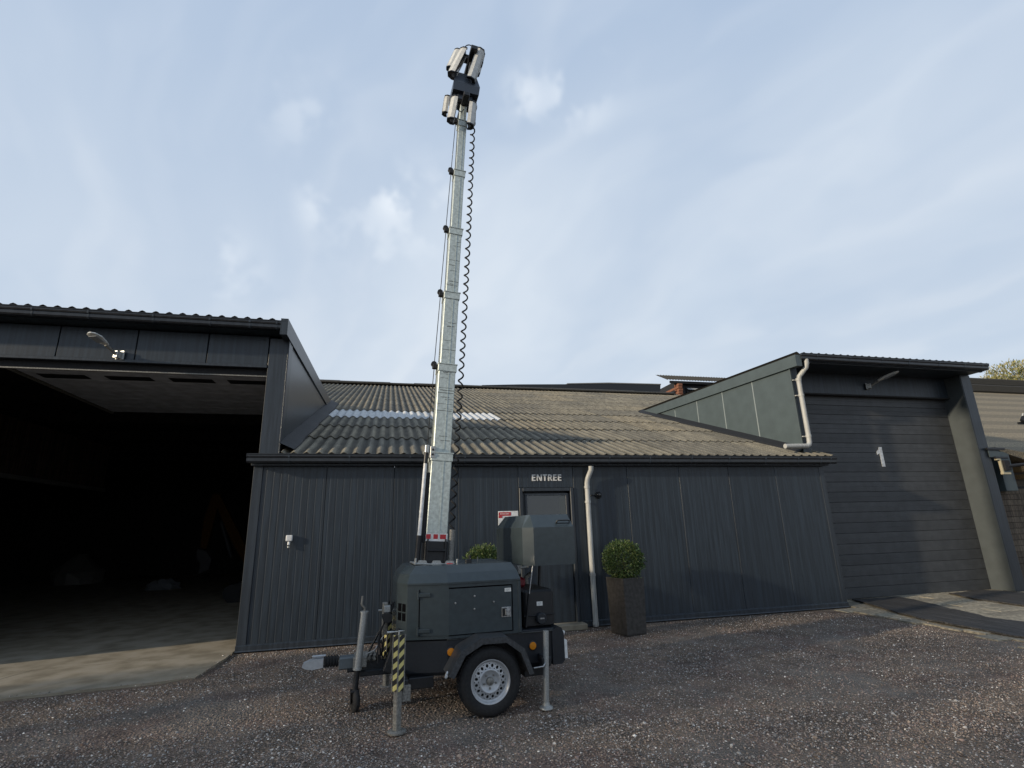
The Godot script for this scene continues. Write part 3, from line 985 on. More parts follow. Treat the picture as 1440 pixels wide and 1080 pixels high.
func neighbours() -> void:
	# brick hut on the far side of the ridge
	var t := thing("brick_hut", "small brick roof hut with corrugated lid beyond the ridge", "hut", Vector3(15.2, 8.2, -17.2))
	bx("wall", Vector3(2.9, 0.35, -1.2), Vector3(4.6, 1.5, 2.0), M.flash, t)
	var kk := 0
	for r in 6:
		for c in 4:
			bx("brick", Vector3(0.72 + (r % 2) * 0.03, 0.10 + r * 0.15, -0.05 - c * 0.5), Vector3(0.26, 0.135, 0.48), M.brick, t, 0.01)
			kk += 1
	for c in 2:
		for r in 6:
			bx("brick", Vector3(0.72 + c * 0.12, 0.10 + r * 0.15, -0.12 + c * 0.03), Vector3(0.30, 0.135, 0.12), M.brick, t, 0.01)
	for i in 4:
		var w := bx("window", Vector3(1.75 + i * 1.0, 0.62, -0.16), Vector3(0.92, 0.34, 0.10), M.flash, t, 0.01)
		bx("pane", Vector3(1.75 + i * 1.0, 0.70, -0.08), Vector3(0.84, 0.016, 0.22), M.roof_newer, w, 0.0, Basis(Vector3.RIGHT, 0.75))
	var sh := corrugated(6, 1.3)
	for c in 6:
		var o := put("roof_sheet", sh, M.ridge, t, Vector3(-0.1 + c * 6 * PITCH, 1.13, 0.16))
		o.rotation.x = 0.47
	bx("roof_edge", Vector3(3.2, 1.02, 0.02), Vector3(6.0, 0.14, 0.08), M.flash, t)
	var f := thing("flat_roof_edge", "low black felt roof edge running along behind the ridge to the brick hut", "roof", Vector3(4.6, 8.35, -17.0))
	var g := Geo.new()
	g.prism(v2([0, 0, 10.0, 0.02, 10.1, 0.62, 7.0, 0.58, 4.5, 0.46, 2.0, 0.36, 0, 0.25]), -2.0, 0.0)
	obj("felt", g, M.black, f)
	var g2 := Geo.new()
	g2.prism(v2([4.6, 0.47, 7.0, 0.585, 10.12, 0.63, 10.12, 0.68, 7.0, 0.64, 4.6, 0.51]), -2.02, 0.03)
	obj("metal_edge", g2, M.zinc_old, f)
	# neighbouring barn at the far right
	var n := thing("neighbouring_barn", "old brown boarded barn with tan tiled roof at the right edge", "barn", Vector3.ZERO)
	rng.seed = 12
	for i in 17:
		bx("wall_board", Vector3(15.6, 0.07 + i * 0.122, -0.62 + rng.randf_range(-0.006, 0.006)), Vector3(5.3, 0.116, 0.03), M.timber if rng.randf() < 0.5 else M.timber_b, n, 0.006)
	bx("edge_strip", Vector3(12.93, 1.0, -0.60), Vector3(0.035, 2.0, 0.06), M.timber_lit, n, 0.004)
	bx("eaves_gap", Vector3(15.6, 2.09, -0.72), Vector3(5.2, 0.08, 0.2), M.blackmatt, n)
	for i in 4:
		bx("upper_board", Vector3(15.6, 2.20 + i * 0.16, -0.85), Vector3(5.2, 0.15, 0.03), M.timber, n, 0.006)
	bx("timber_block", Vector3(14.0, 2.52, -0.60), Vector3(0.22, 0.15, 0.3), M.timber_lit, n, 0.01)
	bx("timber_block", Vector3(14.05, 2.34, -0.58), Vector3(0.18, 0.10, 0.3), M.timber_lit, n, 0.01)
	# sloping canopy sheet
	var cs := Geo.new()
	cs.prism(v2([13.12, 2.98, 14.0, 2.86, 16.5, 2.70, 16.5, 2.64, 14.3, 2.60, 13.6, 2.78, 13.12, 2.93]), -1.6, -0.35)
	obj("canopy", cs, M.tile_b, n)
	# boxed verge: one face lit, one face dark
	var vb := Geo.new()
	vb.box(Vector3(13.30, 2.45, -0.55), Vector3(0.34, 0.86, 0.40), 0.006)
	obj("verge_box", vb, M.cheek, n)
	# tiled roof, courses as separate pieces
	var z := -2.0
	var y := 3.15
	var k := 0
	while z > -8.2:
		var x0 := 14.2 + (-2.0 - z) * 1.05
		bx("tile_course", Vector3((x0 + 34.0) / 2, y, z), Vector3(34.0 - x0, 0.045, 0.44), M.tile if k % 2 else M.tile_b, n, 0.008, Basis(Vector3.RIGHT, 0.50 + 0.04))
		y += 0.20
		z -= 0.36
		k += 1
	bx("ridge_course", Vector3(27.5, y + 0.05, z + 0.1), Vector3(14.0, 0.36, 0.5), M.ridge, n, 0.05)
	bx("ridge_course", Vector3(27.5, y + 0.45, z - 0.2), Vector3(14.0, 0.34, 0.5), M.ridge, n, 0.05)
	bx("gable_wall", Vector3(26.0, 1.6, -6.0), Vector3(14.0, 3.0, 4.0), M.timber, n)
	# shrub showing over that roof
	var s := thing("tall_shrub", "pale green and straw coloured bush growing up behind the tiled roof", "bush", Vector3(31.8, 1.05, -11.5))
	tb("stem", [Vector3(0, -1.7, 0), Vector3(0.2, 4.0, 0), Vector3(0.1, 6.6, 0.1)], 0.12, M.bark, s, 8)
	var tone := [Color(0.16, 0.17, 0.06), Color(0.24, 0.22, 0.10), Color(0.10, 0.12, 0.04), Color(0.36, 0.34, 0.24), Color(0.30, 0.25, 0.05)]
	foliage(s, "leaves", [[Vector3(0.9, 7.1, 0), Vector3(2.1, 1.25, 1.2)], [Vector3(-0.9, 6.6, 0.2), Vector3(1.4, 0.8, 1.0)], [Vector3(-2.6, 6.45, 0.2), Vector3(1.4, 0.45, 0.8)], [Vector3(2.8, 7.3, 0), Vector3(1.8, 1.1, 1.0)]], 16000, 0.15, 0.05, tone, 14, true)

func foliage(parent: Node, called: String, blobs: Array, count: int, length: float, width: float, tones: Array, sd: int, upright := false) -> void:
	var g := Geo.new()
	# one folded leaf: four triangles
	var a := Vector3(0, 0, 0)
	var tip := Vector3(0, 0.12, 1.0)
	var l := Vector3(-0.5, 0.13, 0.5)
	var r := Vector3(0.5, 0.13, 0.5)
	var mid := Vector3(0, 0.0, 0.5)
	for q in [[a, mid, l], [mid, tip, l], [a, r, mid], [mid, r, tip]]:
		g.tri(q[0], q[2], q[1])
	var mesh := g.mesh()
	rng.seed = sd
	var nz := FastNoiseLite.new()
	nz.seed = sd
	nz.frequency = 4.0
	var tr := []
	for i in count:
		var bl: Array = blobs[rng.randi() % blobs.size()]
		var d := Vector3(rng.randfn(), rng.randfn(), rng.randfn()).normalized()
		var k := nz.get_noise_3dv(d * 1.3 + bl[0])
		var rad := (1.0 + 0.24 * k) * pow(rng.randf_range(0.25, 1.0), 0.35)
		if rng.randf() < 0.06: rad *= rng.randf_range(1.0, 1.14)
		var p: Vector3 = bl[0] + d * rad * bl[1]
		var dirv := (d + Vector3(rng.randfn(), rng.randfn() + (1.4 if upright else 0.4), rng.randfn()) * 0.6).normalized()
		var side := dirv.cross(Vector3(rng.randfn(), rng.randfn(), rng.randfn())).normalized()
		var up := dirv.cross(side)
		var sc := rng.randf_range(0.7, 1.25)
		var b := Basis(side * width * sc, up * width * sc, dirv * length * sc)
		var c: Color = tones[rng.randi() % tones.size()]
		tr.append([Transform3D(b, p), c * rng.randf_range(0.75, 1.25)])
	var mm := MultiMesh.new()
	mm.transform_format = MultiMesh.TRANSFORM_3D
	mm.use_colors = true
	mm.mesh = mesh
	mm.instance_count = tr.size()
	for i in tr.size():
		mm.set_instance_transform(i, tr[i][0])
		mm.set_instance_color(i, tr[i][1])
	var o := MultiMeshInstance3D.new()
	o.multimesh = mm
	o.material_override = M.leaf
	o.name = called
	parent.add_child(o, true)
	o.set_meta("kind", "stuff")

# ------------------------------------------------------------------ paved areas
func paving() -> void:
	var h := Node3D.new()
	h.name = numbered("concrete_floor")
	add_child(h)
	tag(h, "concrete floor of the open hall with its apron", "", "", "structure")
	var flat := Basis(Vector3(1, 0, 0), Vector3(0, 0, 1), Vector3(0, -1, 0))  # local y -> z, extrude downwards
	for poly in [[-13.4, -16.5, -1.72, -16.5, -1.72, -0.37, -1.93, -0.37, -1.93, 0.085, -4.10, 0.165, -13.4, 0.45],
			[-4.095, 0.19, -1.935, 0.11, -1.93, 0.35, -2.0, 1.30, -3.68, 1.50, -4.55, 1.56],
			[-13.4, 0.475, -4.11, 0.192, -4.57, 1.562, -7.0, 1.70, -13.4, 1.9]]:
		var g := Geo.new()
		g.prism(v2(poly), -0.022, 0.08, Transform3D(flat, Vector3.ZERO))
		obj("concrete_slab", g, M.concrete, h)
	var p := Node3D.new()
	p.name = numbered("paved_apron")
	add_child(p)
	tag(p, "concrete tile apron in front of the numbered door", "", "", "structure")
	rng.seed = 33
	var row := 0
	var z := -0.62
	while z < 3.6:
		var x := 7.78 - (0.0 if row % 2 == 0 else 0.5) + rng.randf_range(-0.04, 0.04)
		while x < 14.2:
			var x0 := maxf(x, 7.74 + 0.07 * sin(row * 1.7) - maxf(0, 0.25 * (z - 2.0)))
			if x + 1.0 - x0 > 0.2 and (z > 0.02 or x0 > 8.0 or x + 1.0 > 8.2):
				if z < 0.04: x0 = maxf(x0, 8.17)
				var y := rng.randf_range(-0.006, 0.008)
				bx("paving_tile", Vector3((x0 + x + 1.0) / 2, y - 0.012, z), Vector3(x + 1.0 - x0 - 0.012, 0.06, 0.288), M.paver if rng.randf() < 0.6 else M.paver_b, p, 0.006, Basis.from_euler(Vector3(rng.randf_range(-0.012, 0.012), rng.randf_range(-0.01, 0.01), rng.randf_range(-0.005, 0.005))))
			x += 1.0
		z += 0.3
		row += 1
	mat_strip("black rubber mat curving from the numbered door's left side towards the yard", [[8.76, -0.55], [8.53, 0.05], [8.15, 0.97], [7.97, 1.47], [7.91, 1.88], [7.88, 2.38], [7.90, 2.9], [8.1, 4.2]], [[9.83, -0.49], [9.56, 0.23], [9.23, 1.05], [9.00, 1.66], [9.05, 2.12], [9.1, 2.6], [9.2, 3.2], [9.4, 4.2]], 3)
	mat_strip("black rubber mat lying across the tiles by the numbered door's right jamb", [[11.06, -0.48], [10.85, -0.05], [10.68, 0.35], [10.57, 1.14], [10.6, 2.5]], [[11.95, -0.58], [12.25, -0.40], [12.31, 0.0], [12.3, 1.2], [12.2, 2.5]], 5)

func mat_strip(label: String, lo: Array, hi: Array, sd: int) -> void:
	var nz := FastNoiseLite.new()
	nz.seed = sd
	nz.frequency = 1.1
	var g := Geo.new()
	var st := 5
	var k := (lo.size() - 1) * st
	var grid := []
	for i in k + 1:
		var f := float(i) / st
		var i0 := mini(int(f), lo.size() - 2)
		var u := f - i0
		var a := Vector2(lo[i0][0], lo[i0][1]).lerp(Vector2(lo[i0 + 1][0], lo[i0 + 1][1]), u)
		var b := Vector2(hi[i0][0], hi[i0][1]).lerp(Vector2(hi[i0 + 1][0], hi[i0 + 1][1]), u)
		var r := []
		for j in 9:
			var q := a.lerp(b, j / 8.0)
			var e := 0.02 if j == 0 or j == 8 else 0.0
			q += Vector2(nz.get_noise_2d(q.x * 2.0, q.y * 2.0 + 40.0), nz.get_noise_2d(q.x * 2.0 + 90.0, q.y * 2.0)) * e
			var y := 0.036 + 0.020 * (nz.get_noise_2d(q.x, q.y) + 0.3) + 0.010 * nz.get_noise_2d(q.x * 4.0, q.y * 2.0)
			if j == 0: y += 0.012
			r.append(Vector3(q.x, maxf(y, 0.034), q.y))
		grid.append(r)
	var dn := Vector3(0, -0.02, 0)
	for i in k:
		for j in 8:
			g.quad(grid[i][j], grid[i + 1][j], grid[i + 1][j + 1], grid[i][j + 1])
		g.quad(grid[i][0], grid[i][0] + dn, grid[i + 1][0] + dn, grid[i + 1][0])
		g.quad(grid[i][8], grid[i + 1][8], grid[i + 1][8] + dn, grid[i][8] + dn)
	for j in 8:
		g.quad(grid[0][j], grid[0][j + 1], grid[0][j + 1] + dn, grid[0][j] + dn)
	var o := obj("rubber_mat", g, M.mat_rubber, self)
	tag(o, label, "mat", "rubber mats on the tiles")

# ------------------------------------------------------------------ smaller things on the walls
func floodlight(label: String, at: Vector3, yaw: float, length: float) -> void:
	var t := thing("yard_light", label, "lamp", at, yaw, "yard lights over the two big doors")
	var br := Geo.new()
	br.box(Vector3(0, 0.0, 0.012), Vector3(0.15, 0.14, 0.02), 0.004)
	br.box(Vector3(0.0, 0.0, 0.055), Vector3(0.07, 0.11, 0.07), 0.006)
	obj("wall_bracket", br, M.zinc, t)
	tb("arm", [Vector3(0, 0.0, 0.08), Vector3(0, 0.045, 0.16), Vector3(0, 0.085, 0.25)], 0.024, M.zinc_old, t, 10)
	# head: a flat tapering shell
	var rings := []
	for s in [[0.0, 0.03, 0.03], [0.06, 0.055, 0.045], [0.16, 0.085, 0.05], [length * 0.6, 0.10, 0.042], [length * 0.9, 0.075, 0.028], [length, 0.03, 0.014]]:
		var r := []
		for k in 12:
			var a := TAU * k / 12.0
			var yy: float = sin(a) * s[2] * (1.0 if sin(a) > 0 else 0.35)
			r.append(Vector3(cos(a) * s[1], yy, s[0]))
		rings.append(r)
	var hd := Geo.new()
	hd.loft(rings)
	var o := obj("lamp_head", hd, M.lampgrey, t)
	o.position = Vector3(0, 0.085, 0.23)
	o.rotation.x = -0.30
	bx("lamp_glass", Vector3(0, -0.018, length * 0.55), Vector3(0.13, 0.008, length * 0.5), M.lens, o, 0.003)

func wall_things() -> void:
	floodlight("grey yard light over the open hall, its head pointing left", Vector3(-3.88, 4.14, 0.0), -0.42, 0.30)
	floodlight("grey yard light over the numbered door, its head pointing right", Vector3(10.22, 4.32, -0.58), 0.55, 0.42)
	var s := thing("wall_socket", "small grey weatherproof socket box on the wall left of the trailer", "socket", Vector3(-1.335, 1.46, 0.0))
	bx("socket_box", Vector3(0, 0.02, 0.03), Vector3(0.085, 0.085, 0.06), M.white, s, 0.008)
	tb("plug", [Vector3(0, -0.03, 0.03), Vector3(0, -0.06, 0.035), Vector3(0, -0.075, 0.04)], 0.018, M.white, s, 10)
	tb("cable_gland", [Vector3(0.0, -0.088, 0.04), Vector3(0.0, -0.112, 0.04)], 0.016, M.zinc, s, 10)
	var c := thing("security_camera", "small black dome camera on the wall right of the downpipe", "camera", Vector3(3.49, 2.03, 0.0))
	var g := Geo.new()
	g.lathe([Vector2(0.055, 0.0), Vector2(0.058, 0.03), Vector2(0.045, 0.045), Vector2(0.0, 0.045)], 20, Transform3D(Basis(Vector3.RIGHT, PI / 2), Vector3.ZERO))
	obj("base", g, M.black, c)
	var g2 := Geo.new()
	g2.lathe([Vector2(0.040, 0.0), Vector2(0.037, 0.018), Vector2(0.025, 0.034), Vector2(0.0, 0.04)], 16, Transform3D(Basis(Vector3.RIGHT, PI / 2), Vector3(0, 0, 0.046)), true)
	obj("dome", g2, M.lens_dark, c)
	tb("cable_stub", [Vector3(-0.05, 0, 0.02), Vector3(-0.13, 0.0, 0.02), Vector3(-0.14, 0, 0.0)], 0.009, M.black, c, 6)
	var n := thing("notice_sign", "white notice with red heading on the wall left of the entrance door", "sign", Vector3(1.925, 1.62, 0.012))
	bx("plate", Vector3(0, 0, 0), Vector3(0.33, 0.36, 0.006), M.white, n, 0.002)
	bx("red_heading", Vector3(-0.055, 0.135, 0.005), Vector3(0.20, 0.055, 0.003), M.red, n)
	for i in 7:
		bx("print_mark", Vector3(-0.125 + i * 0.022, 0.136, 0.0072), Vector3(0.012, 0.016, 0.001), M.white, n)
	bx("red_stripe", Vector3(-0.13, 0.09, 0.005), Vector3(0.06, 0.03, 0.003), M.red, n)

func planter(x: float, z: float, label_p: String, label_b: String, sd: int) -> void:
	var t := thing("planter", label_p, "planter", Vector3(x, 0, z), 0.27, "tall planters beside the entrance")
	var a := 0.235
	var g := Geo.new()
	var outer := []
	for s in [[0.0, 0.176], [0.02, 0.180], [0.77, 0.198], [0.78, 0.196]]:
		var r := []
		for k in [[-1, -1], [1, -1], [1, 1], [-1, 1]]:
			r.append(Vector3(k[0] * s[1], s[0], k[1] * s[1]))
		outer.append(r)
	g.loft(outer, true, false)
	for k in 4:
		var c0 := [[-1, -1], [1, -1], [1, 1], [-1, 1]][k] as Array
		var c1 := [[-1, -1], [1, -1], [1, 1], [-1, 1]][(k + 1) % 4] as Array
		g.quad(Vector3(c0[0] * 0.196, 0.78, c0[1] * 0.196), Vector3(c0[0] * 0.176, 0.78, c0[1] * 0.176), Vector3(c1[0] * 0.176, 0.78, c1[1] * 0.176), Vector3(c1[0] * 0.196, 0.78, c1[1] * 0.196))
		g.quad(Vector3(c0[0] * 0.176, 0.78, c0[1] * 0.176), Vector3(c0[0] * 0.174, 0.70, c0[1] * 0.174), Vector3(c1[0] * 0.174, 0.70, c1[1] * 0.174), Vector3(c1[0] * 0.176, 0.78, c1[1] * 0.176))
	obj("pot", g, M.pot, t)
	bx("soil", Vector3(0, 0.69, 0), Vector3(0.345, 0.05, 0.345), M.soil, t)
	var b := thing("box_ball", label_b, "shrub", Vector3(x, 0.71, z), 0.0, "clipped box balls in planters")
	tb("stem", [Vector3(0, 0, 0), Vector3(0.01, 0.12, 0), Vector3(0.0, 0.3, 0.01)], 0.022, M.bark, b, 8)
	foliage(b, "leaves", [[Vector3(0, 0.31, 0), Vector3(0.30, 0.285, 0.30)]], 7500, 0.032, 0.017, [Color(0.044, 0.080, 0.016), Color(0.062, 0.108, 0.024), Color(0.09, 0.135, 0.034), Color(0.034, 0.062, 0.015), Color(0.14, 0.165, 0.055)], sd)

func hall_contents() -> void:
	# a small yellow excavator parked deep in the hall
	var t := thing("small_excavator", "orange-yellow small excavator parked in the dark hall, boom folded", "excavator", Vector3(-2.75, 0.02, -6.4))
	for z in [-0.45, 0.45]:
		var tr := Geo.new()
		tr.prism(v2([-0.75, 0.0, 0.75, 0.0, 0.88, 0.16, 0.86, 0.32, 0.72, 0.40, -0.72, 0.40, -0.86, 0.32, -0.88, 0.16]), z - 0.13, z + 0.13)
		obj("track", tr, M.rubber, t)
	bx("turntable", Vector3(0, 0.46, 0), Vector3(0.9, 0.14, 0.9), M.blackmatt, t, 0.02)
	var bd := Geo.new()
	bd.prism(v2([-0.5, 0.53, 0.8, 0.53, 0.86, 0.75, 0.7, 1.05, -0.1, 1.05, -0.5, 0.85]), -0.5, 0.5)
	obj("body", bd, M.digger, t)
	var cb := Geo.new()
	cb.box(Vector3(0.15, 1.55, -0.22), Vector3(0.8, 1.0, 0.55), 0.04)
	obj("cab", cb, M.blackmatt, t)
	var bm := Geo.new()
	bm.prism(v2([-0.5, 0.72, -0.38, 0.88, -0.75, 1.55, -1.30, 2.50, -1.42, 2.52, -1.40, 2.36, -0.98, 1.50]), -0.02, 0.16)
	obj("boom", bm, M.digger, t)
	var sk := Geo.new()
	sk.prism(v2([-1.28, 2.52, -1.46, 2.54, -1.60, 1.9, -1.60, 1.25, -1.46, 1.2, -1.38, 1.8]), 0.0, 0.14)
	obj("stick", sk, M.digger, t)
	var bk := Geo.new()
	bk.prism(v2([-1.60, 1.22, -1.42, 1.18, -1.26, 0.98, -1.30, 0.74, -1.52, 0.66, -1.48, 0.9, -1.60, 1.0]), -0.2, 0.34)
	obj("bucket", bk, M.blackmatt, t)
	tb("hydraulic_ram", [Vector3(-0.9, 1.0, 0.07), Vector3(-1.22, 1.85, 0.07)], 0.04, M.flash, t, 8)
	# crumpled white sheet on the floor
	var nz := FastNoiseLite.new()
	nz.seed = 3
	nz.frequency = 2.2
	var g := Geo.new()
	var rings := []
	for j in 6:
		var r := []
		for k in 14:
			var a := TAU * k / 14.0
			var rad := 0.42 * cos(j / 5.0 * 1.4) * (1.0 + 0.5 * nz.get_noise_3d(cos(a) * 2.0, j * 0.8, sin(a) * 2.0))
			r.append(Vector3(cos(a) * rad * 1.1, 0.03 + 0.26 * sin(j / 5.0 * 1.5) * (1.0 + 0.4 * nz.get_noise_2d(a * 3.0, j)), sin(a) * rad * 0.7))
		rings.append(r)
	g.loft(rings)
	var o := obj("plastic_sheet", g, M.oldsheet, self)
	o.position = Vector3(-6.43, 0.0, -10.3)
	tag(o, "crumpled white plastic sheet lying on the dark hall floor", "sheet")
	var g2 := Geo.new()
	var rr := []
	for j in 6:
		var r := []
		for k in 12:
			var a := TAU * k / 12.0
			var rad := (0.75 if j < 3 else 0.75 - 0.2 * (j - 2)) * (1.0 + 0.25 * nz.get_noise_3d(cos(a), j * 0.5 + 9.0, sin(a)))
			r.append(Vector3(cos(a) * rad, 0.02 + 0.2 * j, sin(a) * rad))
		rr.append(r)
	g2.loft(rr)
	var o2 := obj("bulk_bag", g2, M.zinc_old, self)
	o2.position = Vector3(-10.6, 0.0, -14.4)
	tag(o2, "grey bulk bag slumped at the back of the dark hall", "bag")

func shade_trees() -> void:
	# trees along the left side of the yard, outside the picture: they take most of the low sun off the trailer
	var tone := [Color(0.05, 0.08, 0.02), Color(0.07, 0.10, 0.03), Color(0.04, 0.06, 0.018)]
	var names := ["leafy tree at the yard's left side, nearest the open hall", "leafy tree second from the open hall along the yard's left side", "leafy tree third from the open hall along the yard's left side", "leafy tree farthest from the open hall along the yard's left side"]
	for i in 4:
		var t := thing("yard_tree", names[i], "tree", Vector3(-14.5 - 0.4 * (i % 2), 0, 5.5 + i * 2.6), 0.0, "trees along the left side of the yard")
		tb("trunk", [Vector3(0, 0, 0), Vector3(0.1, 1.6, 0.05), Vector3(0.0, 3.6, 0.0), Vector3(0.05, 5.2, 0)], 0.14, M.bark, t, 10)
		foliage(t, "crown", [[Vector3(0, 3.4, 0), Vector3(1.5, 2.2, 1.6)], [Vector3(0.2, 4.9, 0.3), Vector3(1.1, 1.2, 1.1)], [Vector3(-0.2, 2.6, -0.5), Vector3(1.3, 1.4, 1.2)]], 2000, 0.22, 0.12, tone, 40 + i)

func gate_hook() -> void:
	var t := thing("gate_hook", "pale steel bracket and hook bolted to the right jamb of the numbered door", "bracket", Vector3(12.86, 2.53, -0.22))
	var g := Geo.new()
	g.box(Vector3(0, 0.16, 0.03), Vector3(0.10, 0.05, 0.06), 0.004)
	g.box(Vector3(0.05, 0.0, 0.03), Vector3(0.04, 0.34, 0.05), 0.004)
	g.box(Vector3(0.12, -0.15, 0.04), Vector3(0.22, 0.04, 0.06), 0.004)
	obj("back_plate", g, M.hook, t)
	bx("clamp", Vector3(0.15, 0.02, 0.05), Vector3(0.17, 0.22, 0.10), M.blackmatt, t, 0.01)
	tb("bar", [Vector3(0.15, 0.0, 0.08), Vector3(0.9, 0.06, 0.10), Vector3(2.4, 0.16, 0.12)], 0.035, M.flash, t, 8)
	var h := thing("hinge_strap", "black steel hinge strap across the right jamb, over the pale bracket", "hinge", Vector3(12.80, 2.84, -0.20))
	bx("upper_strap", Vector3(0.06, 0.07, 0.02), Vector3(0.50, 0.05, 0.05), M.black, h, 0.006)
	bx("lower_strap", Vector3(0.16, -0.12, 0.02), Vector3(0.36, 0.05, 0.05), M.black, h, 0.006)
	bx("plate", Vector3(0.02, -0.03, 0.0), Vector3(0.30, 0.16, 0.02), M.cheek, h, 0.004)
	var c := thing("spotlight_cluster", "dark cluster of small lamps on a bar at the right edge, before the tiled roof", "lamp", Vector3(13.55, 3.46, 0.0))
	bx("bar", Vector3(0.4, 0.0, -0.02), Vector3(0.9, 0.05, 0.05), M.black, c, 0.006)
	for i in 4:
		var l := Geo.new()
		l.lathe([Vector2(0.0, -0.05), Vector2(0.05, -0.04), Vector2(0.075, 0.05), Vector2(0.08, 0.055), Vector2(0.0, 0.06)], 14, Transform3D(Basis(Vector3.RIGHT, 1.2) * Basis(Vector3.BACK, 0.3), Vector3(0.02 + i * 0.17, 0.06 - 0.1 * (i % 2), 0.05)))
		obj("lamp_head", l, M.flash, c)
	for i in 2:
		tb("lamp_hood", [Vector3(0.0 + i * 0.2, 0.12, 0.05), Vector3(0.03 + i * 0.2, 0.2, 0.07)], 0.02, M.zinc, c, 8)
	tb("mounting_pole", [Vector3(0.7, -3.45, -0.03), Vector3(0.7, 0.1, -0.03)], 0.03, M.black, c, 8)

# ------------------------------------------------------------------ the light tower
func inset(poly: Array, d: float) -> Array:  # convex, ccw or cw: move every edge inwards by d
	var n := poly.size()
	var c := Vector2.ZERO
	for p in poly: c += p
	c /= n
	var out := []
	for i in n:
		var a: Vector2 = poly[(i + n - 1) % n]
		var b: Vector2 = poly[i]
		var e: Vector2 = poly[(i + 1) % n]
		var n1 := (b - a).orthogonal().normalized()
		if n1.dot(c - a) < 0: n1 = -n1
		var n2 := (e - b).orthogonal().normalized()
		if n2.dot(c - b) < 0: n2 = -n2
		var m := (n1 + n2).normalized()
		out.append(b + m * d / maxf(0.3, m.dot(n1)))
	return out

func ring_at(poly: Array, y: float) -> Array:
	var r := []
	for p in poly: r.append(Vector3(p.x, y, p.y))
	return r

func striped_post(parent: Node, at: Vector3, yaw: float, y0: float, y1: float, w: float) -> MeshInstance3D:
	var g := Geo.new()
	g.has_uv = true
	var b := Basis(Vector3.UP, yaw)
	var h := w / 2
	var cs := [Vector3(-h, 0, h), Vector3(h, 0, h), Vector3(h, 0, -h), Vector3(-h, 0, -h)]
	for k in 4:
		var p: Vector3 = b * cs[k]
		var q: Vector3 = b * cs[(k + 1) % 4]
		var v0 := -y0 / 0.082
		var v1 := -y1 / 0.082
		g.quad_uv(Vector3(p.x, y0, p.z), Vector3(q.x, y0, q.z), Vector3(q.x, y1, q.z), Vector3(p.x, y1, p.z), Vector2(0, v0), Vector2(0.5, v0), Vector2(0.5, v1), Vector2(0, v1))
	g.face([Vector3(0, y1, 0) + b * cs[0], Vector3(0, y1, 0) + b * cs[1], Vector3(0, y1, 0) + b * cs[2], Vector3(0, y1, 0) + b * cs[3]], Vector3.ZERO)
	var o := put("outrigger", g.mesh(), M.hazard, parent, at)
	# grey corner strips, inner tube, foot and winding handle
	var e := Geo.new()
	for k in 4:
		var c: Vector3 = b * cs[k]
		e.box(Vector3(c.x, (y0 + y1) / 2, c.z), Vector3(0.009, y1 - y0 + 0.004, 0.009), 0.0, b)
	obj("corner_strip", e, M.zinc_old, o)
	bx("inner_tube", Vector3(0, y0 / 2 + 0.01, 0), Vector3(w * 0.8, y0 + 0.02, w * 0.8), M.zinc_old, o, 0.006, b)
	var f := Geo.new()
	f.lathe([Vector2(0.0, 0.0), Vector2(0.075, 0.0), Vector2(0.075, 0.012), Vector2(0.05, 0.02), Vector2(0.0, 0.02)], 18, Transform3D(Basis(), Vector3(0, 0.004, 0)))
	obj("foot_plate", f, M.zinc_old, o)
	return o

func lamp_unit(parent: Node, at: Vector3, facing: float, lean: float, length: float, k: float) -> void:
	# a long flood lamp: angular C-shaped housing standing on end, the glass turned towards +x when facing = 0
	var b := Basis(Vector3(1, 0, 0), Vector3(0, 0, 1), Vector3(0, -1, 0)).scaled(Vector3.ONE)
	var g := Geo.new()
	var sec := PackedVector2Array()
	for p in v2([0.055, 0.070, 0.000, 0.068, -0.050, 0.034, -0.050, -0.034, 0.000, -0.068, 0.055, -0.070, 0.055, -0.064, 0.004, -0.060, -0.040, -0.030, -0.040, 0.030, 0.004, 0.060, 0.055, 0.064]):
		sec.append(p * k)
	g.prism(sec, -length / 2, length / 2, Transform3D(b, Vector3.ZERO))
	var o := obj("lamp", g, M.lampgrey, parent)
	o.position = at
	o.basis = Basis(Vector3.BACK, -lean) * Basis(Vector3.UP, facing)
	for s in [-1.0, 1.0]:
		var e := Geo.new()
		var cap := PackedVector2Array()
		for p in v2([0.062, 0.076, -0.003, 0.075, -0.057, 0.038, -0.057, -0.038, -0.003, -0.075, 0.062, -0.076, 0.062, -0.046, 0.012, -0.040, -0.012, -0.018, -0.012, 0.018, 0.012, 0.040, 0.062, 0.046]):
			cap.append(p * k)
		e.prism(cap, s * length / 2, s * (length / 2 + 0.016), Transform3D(b, Vector3.ZERO))
		obj("end_cap", e, M.black, o)
	bx("reflector", Vector3(-0.012 * k, 0, 0), Vector3(0.004, length - 0.01, 0.072 * k), M.zinc, o)
	bx("lamp_glass", Vector3(0.046 * k, 0, 0), Vector3(0.004, length - 0.01, 0.118 * k), M.glass, o)
	var fins := Geo.new()
	for i in 5:
		fins.box(Vector3(-0.054 * k, 0, (-0.024 + i * 0.012) * k), Vector3(0.010, length * 0.9, 0.003))
	obj("cooling_fins", fins, M.lampgrey, o)

